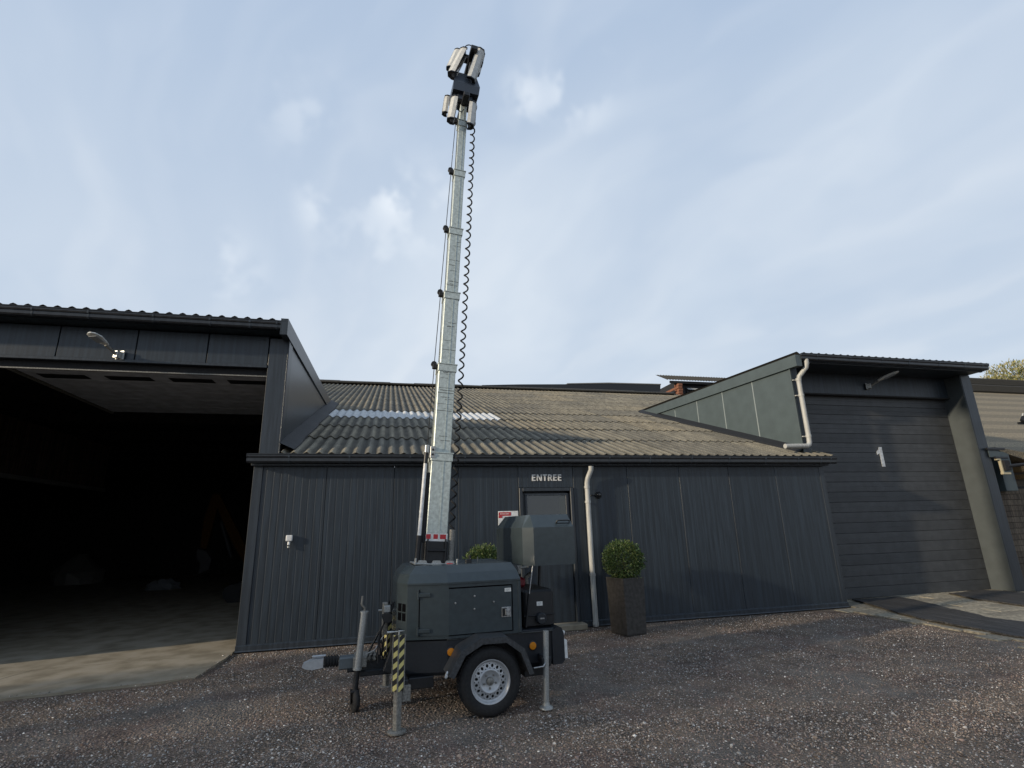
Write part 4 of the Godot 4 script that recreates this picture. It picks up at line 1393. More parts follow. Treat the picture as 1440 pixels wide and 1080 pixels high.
func light_tower() -> void:
	var t := thing("light_tower", "dark grey light tower trailer with tall galvanised mast raised in front of the entrance", "light tower", Vector3(0.945, 0, 2.79), deg_to_rad(4.0))
	# local: x along the trailer to its rear, z to the near side
	# --- chassis skirt
	var plan := [Vector2(-0.40, 0.50), Vector2(0.68, 0.50), Vector2(0.68, -0.50), Vector2(-0.40, -0.50), Vector2(-0.755, -0.40), Vector2(-0.84, -0.22), Vector2(-0.84, 0.22), Vector2(-0.755, 0.40)]
	var g := Geo.new()
	g.loft([ring_at(inset(plan, 0.02), 0.30), ring_at(plan, 0.33), ring_at(plan, 0.585)])
	var ch := obj("chassis", g, M.frame, t)
	bx("side_rail", Vector3(0.14, 0.592, 0.503), Vector3(1.08, 0.012, 0.02), M.bodyworn, ch, 0.003)
	# axle and underside
	tb("axle", [Vector3(-0.06, 0.27, -0.62), Vector3(-0.06, 0.27, 0.62)], 0.035, M.black, t, 10)
	bx("fork_pocket", Vector3(-0.62, 0.26, 0.1), Vector3(0.22, 0.09, 0.75), M.black, t, 0.006)
	bx("fork_pocket", Vector3(0.42, 0.26, 0.1), Vector3(0.22, 0.07, 0.85), M.black, t, 0.006)
	# --- canopy, front part with bevelled lid
	var up := [Vector2(-0.39, 0.52), Vector2(0.29, 0.52), Vector2(0.29, -0.52), Vector2(-0.39, -0.52), Vector2(-0.75, -0.42), Vector2(-0.825, -0.24), Vector2(-0.825, 0.24), Vector2(-0.75, 0.42)]
	var bd := Geo.new()
	bd.loft([ring_at(up, 0.60), ring_at(up, 1.065)], true, false)
	var body := obj("canopy", bd, M.body, t)
	var lid := Geo.new()
	var lp := [Vector2(-0.40, 0.528), Vector2(0.298, 0.528), Vector2(0.298, -0.528), Vector2(-0.40, -0.528), Vector2(-0.755, -0.43), Vector2(-0.83, -0.245), Vector2(-0.83, 0.245), Vector2(-0.755, 0.43)]
	var lids := []
	for q in [[1.060, 0.0, 0.0, 0.0], [1.075, 0.0, 0.0, 0.0], [1.152, 0.055, 0.025, 0.02], [1.218, 0.135, 0.085, 0.05]]:
		var ring := []
		for p in lp:
			var zz: float = p.y * (0.528 - q[1]) / 0.528
			var xx: float = p.x + (0.0 if absf(p.x) < 0.45 and p.x < 0 else (q[2] if p.x < 0 else -q[3]))
			ring.append(Vector3(xx, q[0], zz))
		lids.append(ring)
	lid.loft(lids)
	obj("canopy_lid", lid, M.body, t)
	# rear frame of the canopy
	bx("rear_post", Vector3(0.285, 0.83, 0.505), Vector3(0.03, 0.46, 0.045), M.body, body, 0.005)
	# side door: front leaf bends round the chamfer
	var dr := Geo.new()
	var ca := Vector2(-0.75, 0.42)
	var cb := Vector2(-0.39, 0.52)
	var cdir := (cb - ca).normalized()
	var cn := Vector2(cdir.y, -cdir.x)
	if cn.y < 0: cn = -cn
	var p0 := ca + cdir * 0.115 + cn * 0.010
	var p1 := cb + Vector2(0.0, 0.010)
	var p2 := Vector2(0.205, 0.530)
	var prof := [p0, p1, p2, p2 - Vector2(0, 0.012), p1 - Vector2(0.0, 0.012), p0 - cn * 0.012]
	var pv := PackedVector2Array()
	for p in prof: pv.append(p)
	dr.prism(pv, -1.018, -0.632, Transform3D(Basis(Vector3(1, 0, 0), Vector3(0, 0, 1), Vector3(0, -1, 0)), Vector3.ZERO))
	var door := obj("side_door", dr, M.body, t)
	var seam := Geo.new()
	seam.box(Vector3(0.212, 0.825, 0.5215), Vector3(0.012, 0.40, 0.003))
	seam.box(Vector3(-0.09, 1.024, 0.5215), Vector3(0.60, 0.011, 0.003))
	seam.box(Vector3(-0.09, 0.627, 0.5215), Vector3(0.60, 0.008, 0.003))
	seam.tube([Vector3(p0.x - 0.004, 0.63, p0.y - 0.006), Vector3(p0.x - 0.004, 1.02, p0.y - 0.006)], 0.006, 6)
	obj("door_seam", seam, M.void, door)
	for y in [0.975, 0.675]:
		var hg := Geo.new()
		var hb := Basis(Vector3.UP, -cdir.angle())
		var q := ca + cdir * 0.10 + cn * 0.018
		hg.tube([Vector3(q.x, y - 0.035, q.y), Vector3(q.x, y + 0.035, q.y)], 0.011, 8)
		hg.box(Vector3(q.x, y, q.y) + hb * Vector3(0.055, 0, 0.002), Vector3(0.11, 0.032, 0.010), 0.003, hb)
		obj("hinge", hg, M.body, door)
	var lt := Geo.new()
	lt.box(Vector3(0.150, 0.79, 0.533), Vector3(0.090, 0.088, 0.008), 0.003)
	var latch := obj("latch", lt, M.steel, door)
	bx("latch_recess", Vector3(0.133, 0.79, 0.539), Vector3(0.045, 0.066, 0.004), M.blackmatt, latch)
	bx("latch_paddle", Vector3(0.160, 0.79, 0.542), Vector3(0.048, 0.056, 0.008), M.steel, latch, 0.004)
	for p in [[-0.331, 0.896], [-0.152, 0.946], [0.031, 0.885], [-0.153, 0.835]]:
		var bo := Geo.new()
		bo.lathe([Vector2(0.009, 0.0), Vector2(0.008, 0.005), Vector2(0.0, 0.006)], 8, Transform3D(Basis(Vector3.RIGHT, PI / 2), Vector3(p[0], p[1], 0.53)))
		obj("bolt_head", bo, M.steel, door)
	var dl := Geo.new()
	dl.quad_uv(Vector3(0.138, 0.966, 0.5325), Vector3(0.200, 0.966, 0.5325), Vector3(0.200, 0.998, 0.5325), Vector3(0.138, 0.998, 0.5325), Vector2(0, 1), Vector2(1, 1), Vector2(1, 0), Vector2(0, 0))
	obj("label", dl, M.label, door)
	# vents on the front corner
	var fa := Vector2(-0.825, 0.24)
	var fb := Vector2(-0.75, 0.42)
	var fd := (fb - fa).normalized()
	var fn := Vector2(-fd.y, fd.x)
	if fn.x > 0: fn = -fn
	for r in 2:
		for c in 2:
			var q := fa.lerp(fb, 0.30 + c * 0.40) + fn * 0.001
			bx("vent", Vector3(q.x, 0.865 - r * 0.078, q.y), Vector3(0.056, 0.066, 0.006), M.void, body, 0.0, Basis(Vector3.UP, -fd.angle()))
	# --- lifted rear cover
	var cv := [Vector2(0.475, 0.45), Vector2(0.91, 0.45), Vector2(0.91, -0.52), Vector2(0.36, -0.52), Vector2(0.395, 0.33)]
	var co := Geo.new()
	var top := [Vector2(0.485, 0.33), Vector2(0.895, 0.33), Vector2(0.895, -0.42), Vector2(0.44, -0.42), Vector2(0.47, 0.26)]
	co.loft([ring_at(cv, 1.175), ring_at(cv, 1.540), ring_at(top, 1.665)])
	var cover := obj("rear_cover", co, M.body, t)
	tb("grab_handle", [Vector3(0.735, 1.575, 0.415), Vector3(0.74, 1.60, 0.435), Vector3(0.76, 1.605, 0.44), Vector3(0.855, 1.605, 0.44), Vector3(0.875, 1.60, 0.435), Vector3(0.88, 1.575, 0.415), Vector3(0.735, 1.575, 0.415)], 0.0075, M.black, cover, 6)
	tb("gas_strut", [Vector3(0.465, 1.175, 0.42), Vector3(0.42, 0.92, 0.42)], 0.006, M.steel, t, 8)
	tb("gas_strut", [Vector3(0.42, 0.92, 0.42), Vector3(0.375, 0.62, 0.42)], 0.011, M.black, t, 8)
	tb("hinge_arm", [Vector3(0.33, 1.17, 0.35), Vector3(0.34, 1.155, 0.35), Vector3(0.44, 1.165, 0.36)], 0.012, M.zinc_old, t, 8)
	bx("hinge_block", Vector3(0.345, 1.14, 0.35), Vector3(0.035, 0.08, 0.03), M.zinc_old, t, 0.005)
	tb("lift_arm", [Vector3(0.80, 0.60, -0.40), Vector3(0.84, 1.18, -0.40)], 0.018, M.black, t, 8)
	tb("lift_arm", [Vector3(0.62, 0.60, -0.44), Vector3(0.60, 1.18, -0.44)], 0.018, M.black, t, 8)
	# --- engine bay
	bx("bay_floor", Vector3(0.485, 0.60, 0.0), Vector3(0.40, 0.02, 0.98), M.frame, t, 0.004)
	var en := bx("engine_box", Vector3(0.52, 0.78, 0.10), Vector3(0.31, 0.34, 0.62), M.black, t, 0.02)
	var el := Geo.new()
	el.quad_uv(Vector3(0.495, 0.805, 0.4125), Vector3(0.555, 0.805, 0.4125), Vector3(0.555, 0.842, 0.4125), Vector3(0.495, 0.842, 0.4125), Vector2(0, 1), Vector2(1, 1), Vector2(1, 0), Vector2(0, 0))
	obj("label", el, M.label, en)
	var fl := Geo.new()
	fl.lathe([Vector2(0.0, 0.0), Vector2(0.052, 0.0), Vector2(0.052, 0.05), Vector2(0.045, 0.06), Vector2(0.0, 0.06)], 18, Transform3D(Basis(Vector3.RIGHT, PI / 2), Vector3(0.525, 0.695, 0.41)))
	obj("oil_filter", fl, M.frame, en)
	bx("filter_mark", Vector3(0.525, 0.698, 0.4715), Vector3(0.045, 0.012, 0.003), M.steel, en)
	tb("fuel_hose", [Vector3(0.36, 0.72, 0.415), Vector3(0.45, 0.72, 0.425), Vector3(0.68, 0.725, 0.415)], 0.007, M.flash, en, 6)
	bx("air_intake", Vector3(0.43, 0.995, 0.02), Vector3(0.13, 0.09, 0.16), M.darkred, t, 0.02)
	tb("exhaust", [Vector3(0.6, 0.95, -0.2), Vector3(0.6, 1.02, -0.2), Vector3(0.66, 1.05, -0.2)], 0.025, M.zinc_old, t, 10)
	var tl := Geo.new()
	tl.prism(v2([0.60, 0.585, 0.66, 0.63, 0.70, 0.61, 0.72, 0.56, 0.72, 0.33, 0.69, 0.30, 0.60, 0.30]), 0.30, 0.52)
	var tail := obj("tail_panel", tl, M.frame, t)
	bx("tail_lamp", Vector3(0.735, 0.42, 0.44), Vector3(0.03, 0.13, 0.12), M.red, tail, 0.006)
	var tf := Geo.new()
	for s in [[0.735, 0.492, 0.13, 0.012], [0.735, 0.348, 0.13, 0.012]]:
		tf.box(Vector3(s[0], s[1], 0.445), Vector3(0.036, s[3], s[2]))
	tf.box(Vector3(0.735, 0.42, 0.505), Vector3(0.036, 0.132, 0.008))
	obj("lamp_rim", tf, M.white, tail)
	bx("reflector_strip", Vector3(0.715, 0.545, 0.49), Vector3(0.02, 0.075, 0.05), M.white, tail, 0.004, Basis(Vector3.BACK, -0.35))
	# --- side marker reflectors
	for x in [-0.365, 0.408]:
		var r := Geo.new()
		r.lathe([Vector2(0.042, 0.0), Vector2(0.042, 0.006), Vector2(0.034, 0.010)], 20, Transform3D(Basis(Vector3.RIGHT, PI / 2), Vector3(x, 0.49 if x < 0 else 0.475, 0.50)))
		var ro := obj("side_marker", r, M.black, t)
		var r2 := Geo.new()
		r2.lathe([Vector2(0.034, 0.008), Vector2(0.031, 0.014), Vector2(0.0, 0.017)], 20, Transform3D(Basis(Vector3.RIGHT, PI / 2), Vector3(x, 0.49 if x < 0 else 0.475, 0.50)))
		obj("amber_lens", r2, M.orange, ro)
	# --- wheels and fenders, both sides
	for sd in [1.0, -1.0]:
		wheel(t, sd)
		var of := [Vector2(-0.432, 0.355), Vector2(-0.322, 0.540), Vector2(-0.150, 0.628), Vector2(0.090, 0.622), Vector2(0.245, 0.512), Vector2(0.325, 0.310)]
		var nf := [Vector2(0.283, 0.300), Vector2(0.208, 0.482), Vector2(0.078, 0.574), Vector2(-0.136, 0.578), Vector2(-0.288, 0.500), Vector2(-0.385, 0.335)]
		var fp := PackedVector2Array()
		for p in of: fp.append(p)
		for p in nf: fp.append(p)
		var fe := Geo.new()
		var z0 := 0.495 if sd > 0 else -0.765
		fe.prism(fp, z0, z0 + 0.27)
		var fo := obj("fender", fe, M.fender, t)
		if sd > 0:
			var wr := Geo.new()
			wr.lathe([Vector2(0.032, 0.0), Vector2(0.028, 0.012), Vector2(0.0, 0.016)], 16, Transform3D(Basis(Vector3.BACK, 1.15), Vector3(-0.425, 0.345, 0.66)))
			obj("front_reflector", wr, M.white, fo)
	# --- drawbar
	var db := Geo.new()
	db.box(Vector3(-0.93, 0.35, 0.0), Vector3(0.62, 0.09, 0.11), 0.008)
	db.box(Vector3(-0.88, 0.29, 0.0), Vector3(0.50, 0.05, 0.16), 0.008)
	var bar := obj("drawbar", db, M.frame, t)
	bx("overrun_housing", Vector3(-1.215, 0.385, 0.0), Vector3(0.20, 0.105, 0.12), M.plate, bar, 0.012)
	bx("overrun_bolts", Vector3(-1.08, 0.42, 0.0), Vector3(0.20, 0.06, 0.17), M.zinc_old, bar, 0.01)
	for k in 6:
		tb("bolt", [Vector3(-1.15 + (k % 3) * 0.06, 0.405 + (0.03 if k > 2 else 0.0), 0.08), Vector3(-1.15 + (k % 3) * 0.06, 0.405 + (0.03 if k > 2 else 0.0), 0.10)], 0.011, M.blackmatt, bar, 6)
	var bel := Geo.new()
	for k in 5:
		bel.lathe([Vector2(0.040, -0.013), Vector2(0.054, 0.0), Vector2(0.040, 0.013)], 16, Transform3D(Basis(Vector3.BACK, PI / 2), Vector3(-1.33 - k * 0.026, 0.405, 0.0)))
	obj("bellows", bel, M.rubber, bar)
	var cp := Geo.new()
	cp.prism(v2([-1.45, 0.365, -1.45, 0.438, -1.52, 0.440, -1.575, 0.428, -1.62, 0.412, -1.63, 0.385, -1.60, 0.365, -1.54, 0.355]), -0.042, 0.042)
	cp.box(Vector3(-1.49, 0.458, 0.0), Vector3(0.12, 0.016, 0.035), 0.005)
	obj("coupling", cp, M.rim, bar)
	tb("safety_cable", [Vector3(-1.12, 0.43, 0.05), Vector3(-1.0, 0.48, 0.08), Vector3(-0.92, 0.60, 0.06), Vector3(-0.88, 0.74, 0.05)], 0.006, M.steel, t, 6)
	tb("brake_lever", [Vector3(-1.06, 0.43, -0.03), Vector3(-0.90, 0.72, -0.04), Vector3(-0.87, 0.80, -0.04)], 0.011, M.black, t, 8)
	for k in 4:
		var pts := []
		for i in 9:
			var u := i / 8.0
			pts.append(Vector3(-0.98 + 0.12 * u + 0.03 * sin(u * 6.0 + k), 0.40 + 0.48 * u + 0.05 * sin(u * PI) * (k - 1.5), 0.02 + 0.06 * k - 0.1 * u + 0.03 * cos(u * 5.0 + k * 2.0)))
		tb("hose", pts, 0.008, M.rubber, t, 6)
	var coil := []
	for i in 73:
		var u := i / 72.0
		coil.append(Vector3(-1.06 + 0.22 * u, 0.43 + 0.024 * sin(u * TAU * 6.0), 0.06 + 0.024 * cos(u * TAU * 6.0)))
	tb("trailer_cable", coil, 0.007, M.rubber, t, 6)
	bx("winch_bracket", Vector3(-0.915, 0.74, 0.02), Vector3(0.05, 0.28, 0.10), M.zinc_old, t, 0.006)
	bx("winch_box", Vector3(-0.90, 0.83, 0.08), Vector3(0.06, 0.06, 0.07), M.zinc, t, 0.006)
	tb("winch_drum", [Vector3(-0.90, 0.76, 0.0), Vector3(-0.90, 0.76, 0.16)], 0.045, M.black, t, 12)
	bx("front_support", Vector3(-0.83, 0.50, 0.30), Vector3(0.10, 0.36, 0.06), M.flash, t, 0.006, Basis(Vector3.BACK, -0.35))
	# --- outriggers
	var near := striped_post(t, Vector3(-0.85, 0, 0.775), 0.62, 0.30, 0.715, 0.066)
	tb("crank", [Vector3(-0.10, 0.738, 0.0), Vector3(0.035, 0.742, 0.0), Vector3(0.0, 0.742, 0.0), Vector3(0.0, 0.70, 0.0)], 0.011, M.zinc, near, 8)
	bx("clamp_plate", Vector3(0.07, 0.27, -0.02), Vector3(0.07, 0.12, 0.02), M.zinc_old, near, 0.004)
	bx("slide_beam", Vector3(0.05, 0.33, -0.30), Vector3(0.07, 0.07, 0.56), M.frame, near, 0.006)
	var far := striped_post(t, Vector3(-0.84, 0, -0.53), 0.62, 0.30, 0.715, 0.066)
	tb("crank", [Vector3(-0.10, 0.738, 0.0), Vector3(0.035, 0.742, 0.0), Vector3(0.0, 0.742, 0.0), Vector3(0.0, 0.70, 0.0)], 0.011, M.zinc, far, 8)
	for z in [0.69, -0.69]:
		var rs := Geo.new()
		rs.tube([Vector3(0.452, 0.02, z), Vector3(0.475, 0.63, z)], 0.026, 14)
		var st := obj("rear_stabiliser", rs, M.zinc, t)
		var ft := Geo.new()
		ft.lathe([Vector2(0.0, 0.0), Vector2(0.062, 0.0), Vector2(0.060, 0.012), Vector2(0.034, 0.024), Vector2(0.030, 0.05)], 18, Transform3D(Basis(), Vector3(0.451, 0.004, z)))
		obj("foot_plate", ft, M.zinc, st)
		bx("clamp", Vector3(0.465, 0.37, z * 0.96), Vector3(0.085, 0.075, 0.08), M.black, st, 0.008)
		tb("clamp_handle", [Vector3(0.445, 0.37, z + 0.03), Vector3(0.42, 0.35, z + 0.05), Vector3(0.33, 0.345, z + 0.05)], 0.007, M.steel, st, 6)
		bx("mounting_arm", Vector3(0.49, 0.37, z * 0.82), Vector3(0.07, 0.07, 0.2), M.frame, st, 0.005)
	# --- jockey wheel
	var jk := Geo.new()
	jk.tube([Vector3(-1.150, 0.355, 0.15), Vector3(-1.112, 0.82, 0.15)], 0.032, 14)
	jk.tube([Vector3(-1.152, 0.345, 0.15), Vector3(-1.151, 0.36, 0.15)], 0.041, 14)
	jk.tube([Vector3(-1.112, 0.815, 0.15), Vector3(-1.111, 0.832, 0.15)], 0.038, 14)
	var jw := obj("jockey_wheel", jk, M.zinc, t)
	tb("crank", [Vector3(-1.111, 0.83, 0.15), Vector3(-1.108, 0.86, 0.15), Vector3(-1.135, 0.885, 0.16), Vector3(-1.140, 0.90, 0.16), Vector3(-1.134, 0.965, 0.16)], 0.010, M.zinc_old, jw, 8)
	tb("inner_tube", [Vector3(-1.165, 0.17, 0.15), Vector3(-1.150, 0.36, 0.15)], 0.025, M.flash, jw, 12)
	var fk := Geo.new()
	fk.box(Vector3(-1.168, 0.175, 0.15), Vector3(0.075, 0.02, 0.08), 0.005)
	for s in [-1.0, 1.0]:
		fk.box(Vector3(-1.165 + s * 0.035, 0.13, 0.15), Vector3(0.006, 0.11, 0.05), 0.0)
	obj("fork", fk, M.flash, jw)
	var ty := Geo.new()
	ty.lathe([Vector2(0.02, -0.026), Vector2(0.075, -0.026), Vector2(0.092, -0.015), Vector2(0.095, 0.0), Vector2(0.092, 0.015), Vector2(0.075, 0.026), Vector2(0.02, 0.026)], 22, Transform3D(Basis(Vector3.UP, 0.25) * Basis(Vector3.BACK, PI / 2), Vector3(-1.160, 0.098, 0.15)), true)
	obj("tyre", ty, M.rubber, jw)
	bx("clamp", Vector3(-1.13, 0.40, 0.11), Vector3(0.12, 0.09, 0.07), M.zinc_old, jw, 0.008)
	mast(t)

func wheel(t: Node3D, sd: float) -> void:
	var c := Vector3(-0.06, 0.272, 0.66 * sd)
	var b := Basis(Vector3.RIGHT, PI / 2 * sd)   # lathe axis -> outwards
	var ty := Geo.new()
	ty.lathe([Vector2(0.172, -0.07), Vector2(0.225, -0.080), Vector2(0.258, -0.066), Vector2(0.272, -0.045), Vector2(0.275, 0.0), Vector2(0.272, 0.045), Vector2(0.258, 0.066), Vector2(0.250, 0.074), Vector2(0.225, 0.080), Vector2(0.195, 0.078), Vector2(0.176, 0.068), Vector2(0.170, 0.05)], 48, Transform3D(b, c), true)
	var w := obj("wheel", ty, M.rubber, t)
	var tr := Geo.new()
	for k in 60:
		var a := TAU * k / 60.0
		for s in [-1.0, 0.0, 1.0]:
			var q := Basis(Vector3.BACK, a)
			tr.box(c + q * Vector3(0.2755, 0, s * 0.034), Vector3(0.006, 0.017, 0.028), 0.0, q)
	obj("tread", tr, M.rubber, w)
	var rm := Geo.new()
	rm.lathe([Vector2(0.150, -0.06), Vector2(0.150, 0.03), Vector2(0.140, 0.035)], 40, Transform3D(b, c))
	rm.lathe([Vector2(0.178, 0.050), Vector2(0.180, 0.062), Vector2(0.174, 0.068), Vector2(0.168, 0.066), Vector2(0.160, 0.040), Vector2(0.146, 0.028), Vector2(0.141, 0.030)], 40, Transform3D(b, c), true)
	# dished disc with sixteen oval holes
	var xf := Transform3D(b, c)
	var nh := 16
	for k in nh:
		var am := TAU * (k + 0.5) / nh
		var half := PI / nh
		var inner := []
		var outer := []
		var rc := 0.121
		for i in 12:
			var th := TAU * i / 12.0
			var d := Vector2(cos(th), sin(th))
			# outline of the sector in (angle, radius), sampled in the same direction
			var sx := d.x * 1.0
			var sy := d.y * 1.0
			var m := maxf(absf(sx), absf(sy))
			var oa := am + half * sx / m
			var orr := rc + 0.020 * sy / m
			outer.append(Vector3(cos(oa) * orr, 0.032 + (0.141 - orr) * 0.25, -sin(oa) * orr))
			var ia := am + d.x * 0.0120 / rc
			var ir := rc + d.y * 0.0140
			inner.append(Vector3(cos(ia) * ir, 0.032 + (0.141 - ir) * 0.25 - 0.001, -sin(ia) * ir))
		for i in 12:
			var i2 := (i + 1) % 12
			rm.face([xf * outer[i], xf * outer[i2], xf * inner[i2]], c)
			rm.face([xf * outer[i], xf * inner[i2], xf * inner[i]], c)
			var dn := Vector3(0, -0.012, 0)
			rm.quad(xf * inner[i], xf * inner[i2], xf * (inner[i2] + dn), xf * (inner[i] + dn))
	rm.lathe([Vector2(0.101, 0.042), Vector2(0.092, 0.052), Vector2(0.084, 0.050), Vector2(0.074, 0.036), Vector2(0.034, 0.034)], 40, Transform3D(b, c), true)
	obj("rim", rm, M.rim, w)
	var dk := Geo.new()
	dk.lathe([Vector2(0.0, 0.008), Vector2(0.148, 0.008), Vector2(0.148, -0.06)], 24, Transform3D(b, c))
	dk.lathe([Vector2(0.148, 0.006), Vector2(0.148, 0.008), Vector2(0.0, 0.009)], 24, Transform3D(b, c))
	obj("brake_drum", dk, M.blackmatt, w)
	var hb := Geo.new()
	hb.lathe([Vector2(0.034, 0.030), Vector2(0.032, 0.052), Vector2(0.026, 0.060), Vector2(0.0, 0.063)], 20, Transform3D(b, c), true)
	obj("hub_cap", hb, M.zinc_old, w)
	for k in 5:
		var a := TAU * k / 5.0 + 0.3
		var nb := Geo.new()
		nb.lathe([Vector2(0.0095, 0.034), Vector2(0.009, 0.047), Vector2(0.0, 0.050)], 6, Transform3D(b, c + b * Vector3(cos(a) * 0.055, 0, sin(a) * 0.055)))
		obj("wheel_nut", nb, M.zinc_old, w)

func mast(t: Node3D) -> void:
	var base_y := 1.215
	# sections: [y of the bottom, y of the top, width] measured up the mast from its foot
	var secs := [[0.21, 1.10, 0.215], [1.06, 2.09, 0.188], [2.05, 2.97, 0.165], [2.93, 3.82, 0.144], [3.78, 4.65, 0.124], [4.61, 5.42, 0.105], [5.38, 6.15, 0.086]]
	var bs := Geo.new()
	bs.box(Vector3(0.0, 0.11, 0.0), Vector3(0.23, 0.22, 0.23), 0.008)
	bs.box(Vector3(-0.09, 0.12, 0.125), Vector3(0.012, 0.24, 0.03))
	bs.box(Vector3(0.09, 0.12, 0.125), Vector3(0.012, 0.24, 0.03))
	var m := obj("mast", bs, M.black, t)
	m.position = Vector3(-0.452, base_y, 0.0)
	m.rotation.z = -0.0560
	tb("base_bar", [Vector3(-0.09, 0.13, 0.14), Vector3(0.09, 0.13, 0.14)], 0.011, M.flash, m, 8)
	var fp := Geo.new()
	fp.box(Vector3(0.0, 0.004, 0.02), Vector3(0.44, 0.012, 0.36), 0.003)
	for x in [-0.14, 0.0, 0.13]:
		fp.prism(v2([x - 0.05, 0.01, x + 0.05, 0.01, x + 0.035, 0.038, x - 0.035, 0.038]), 0.185, 0.197)
	for x in [-0.205, 0.205]:
		fp.tube([Vector3(x, 0.0, 0.19), Vector3(x, 0.055, 0.19)], 0.011, 8)
	obj("foot_bracket", fp, M.zinc, m)
	bx("red_wedge", Vector3(0.13, 0.008, 0.205), Vector3(0.06, 0.016, 0.05), M.red, m, 0.005)
	var i := 0
	for s in secs:
		var w: float = s[2]
		var g := Geo.new()
		var h: float = s[1] - s[0]
		g.box(Vector3(0, (s[0] + s[1]) / 2, 0), Vector3(w, h, w), 0.007)
		# a folded seam down the front face
		g.box(Vector3(0.02 * w / 0.2, (s[0] + s[1]) / 2, w / 2), Vector3(0.006, h * 0.96, 0.006))
		var o := obj("mast_section", g, M.mast, m)
		var cg := Geo.new()
		if i < 6:
			cg.box(Vector3(0, s[1] - 0.035, 0), Vector3(w + 0.018, 0.085, w + 0.018), 0.004)
			cg.box(Vector3(0, s[1] + 0.008, 0), Vector3(w + 0.032, 0.012, w + 0.032), 0.003)
			obj("collar", cg, M.mast, m)
			var pl := Geo.new()
			pl.box(Vector3(-w / 2 - 0.035, s[1] - 0.02, 0.03), Vector3(0.06, 0.05, 0.05), 0.006)
			pl.lathe([Vector2(0.0, -0.016), Vector2(0.032, -0.016), Vector2(0.024, 0.0), Vector2(0.032, 0.016), Vector2(0.0, 0.016)], 14, Transform3D(Basis(Vector3.RIGHT, PI / 2), Vector3(-w / 2 - 0.05, s[1] + 0.01, 0.03)))
			obj("pulley", pl, M.flash if i else M.zinc, m)
		i += 1
	# wear marks: thin dark score lines on the lower sections are real scratches cut across the zinc
	rng.seed = 91
	for k in 26:
		var yy := rng.randf_range(1.2, 3.8)
		var w := 0.188 if yy < 2.05 else (0.165 if yy < 2.93 else 0.144)
		var ll := rng.randf_range(0.3, 0.95) * w
		bx("scuff", Vector3(rng.randf_range(-0.5, 0.5) * (w - ll), yy, w / 2 + 0.0008), Vector3(ll, rng.randf_range(0.003, 0.008), 0.0016), M.scuff, m)
	# warning band at the foot of the first section
	bx("warning_band", Vector3(0, 0.255, 0.0), Vector3(0.2175, 0.075, 0.2175), M.white, m)
	for x in [-0.085, -0.012, 0.062]:
		bx("band_print", Vector3(x, 0.262, 0.1092), Vector3(0.045 if x < 0.05 else 0.06, 0.045, 0.002), M.red, m)
	# hoist wires
	for p in [[0.0, 1.12, -0.150], [1.12, 2.08, -0.140], [2.08, 2.96, -0.128], [2.96, 3.81, -0.117], [3.81, 4.64, -0.106], [4.64, 5.42, -0.092]]:
		tb("hoist_wire", [Vector3(p[2] - 0.012, p[0], 0.03), Vector3(p[2] + 0.002, p[1], 0.03)], 0.0045, M.flash, m, 5)
		tb("hoist_wire", [Vector3(p[2] + 0.035, p[0], 0.045), Vector3(p[2] + 0.028, p[1], 0.045)], 0.004, M.flash, m, 5)
	# lifting ram on the left and its bracket
	var rm := tb("lifting_ram", [Vector3(-0.175, 0.26, 0.09), Vector3(-0.165, 1.00, 0.09)], 0.019, M.white, m, 12)
	tb("ram_sleeve", [Vector3(-0.178, 0.02, 0.09), Vector3(-0.175, 0.27, 0.09)], 0.027, M.black, rm, 12)
	tb("ram_cap", [Vector3(-0.165, 0.99, 0.09), Vector3(-0.163, 1.11, 0.09)], 0.023, M.black, rm, 12)
	var br := Geo.new()
	br.box(Vector3(-0.160, 1.14, 0.09), Vector3(0.045, 0.085, 0.06), 0.006)
	br.box(Vector3(-0.100, 1.11, 0.115), Vector3(0.055, 0.125, 0.012), 0.003)
	var bo := obj("ram_bracket", br, M.zinc, m)
	for y in [1.085, 1.135]:
		tb("bolt_head", [Vector3(-0.10, y, 0.12), Vector3(-0.10, y, 0.127)], 0.012, M.blackmatt, bo, 8)
	bx("hose_track", Vector3(-0.125, 0.55, 0.06), Vector3(0.035, 0.70, 0.05), M.flash, m, 0.004)
	# cable tube on the right, coiled cable above it
	tb("cable_tube", [Vector3(0.155, 0.0, 0.10), Vector3(0.155, 0.335, 0.10)], 0.029, M.zinc_old, m, 14)
	var co := []
	var turns := 44
	var n := turns * 10
	for k in n + 1:
		var u := float(k) / n
		var a := TAU * turns * u
		var y := 0.33 + 5.2 * u
		var r := 0.026
		co.append(Vector3(0.150 - 0.02 * u + 0.018 * sin(u * PI) + cos(a) * r, y + 0.006 * sin(u * 40.0), 0.09 - 0.03 * u + sin(a) * r))
	tb("coiled_cable", co, 0.0095, M.rubber, m, 6)
	tb("coil_guide", [Vector3(0.14, 5.50, 0.06), Vector3(0.13, 5.85, 0.05), Vector3(0.08, 5.98, 0.04)], 0.0095, M.rubber, m, 6)
	# head: a dark box with arms
	var hd := Geo.new()
	hd.loft([ring_at([Vector2(-0.17, 0.15), Vector2(0.17, 0.15), Vector2(0.17, -0.15), Vector2(-0.17, -0.15)], 5.80), ring_at([Vector2(-0.17, 0.15), Vector2(0.18, 0.15), Vector2(0.18, -0.15), Vector2(-0.17, -0.15)], 5.93), ring_at([Vector2(-0.13, 0.06), Vector2(0.14, 0.06), Vector2(0.14, -0.13), Vector2(-0.13, -0.13)], 6.18)])
	hd.box(Vector3(0.0, 5.78, 0.0), Vector3(0.20, 0.14, 0.2), 0.01)
	obj("head_box", hd, M.headbox, m)
	tb("head_post", [Vector3(0.06, 6.10, 0.02), Vector3(0.075, 6.48, 0.02)], 0.035, M.black, m, 12)
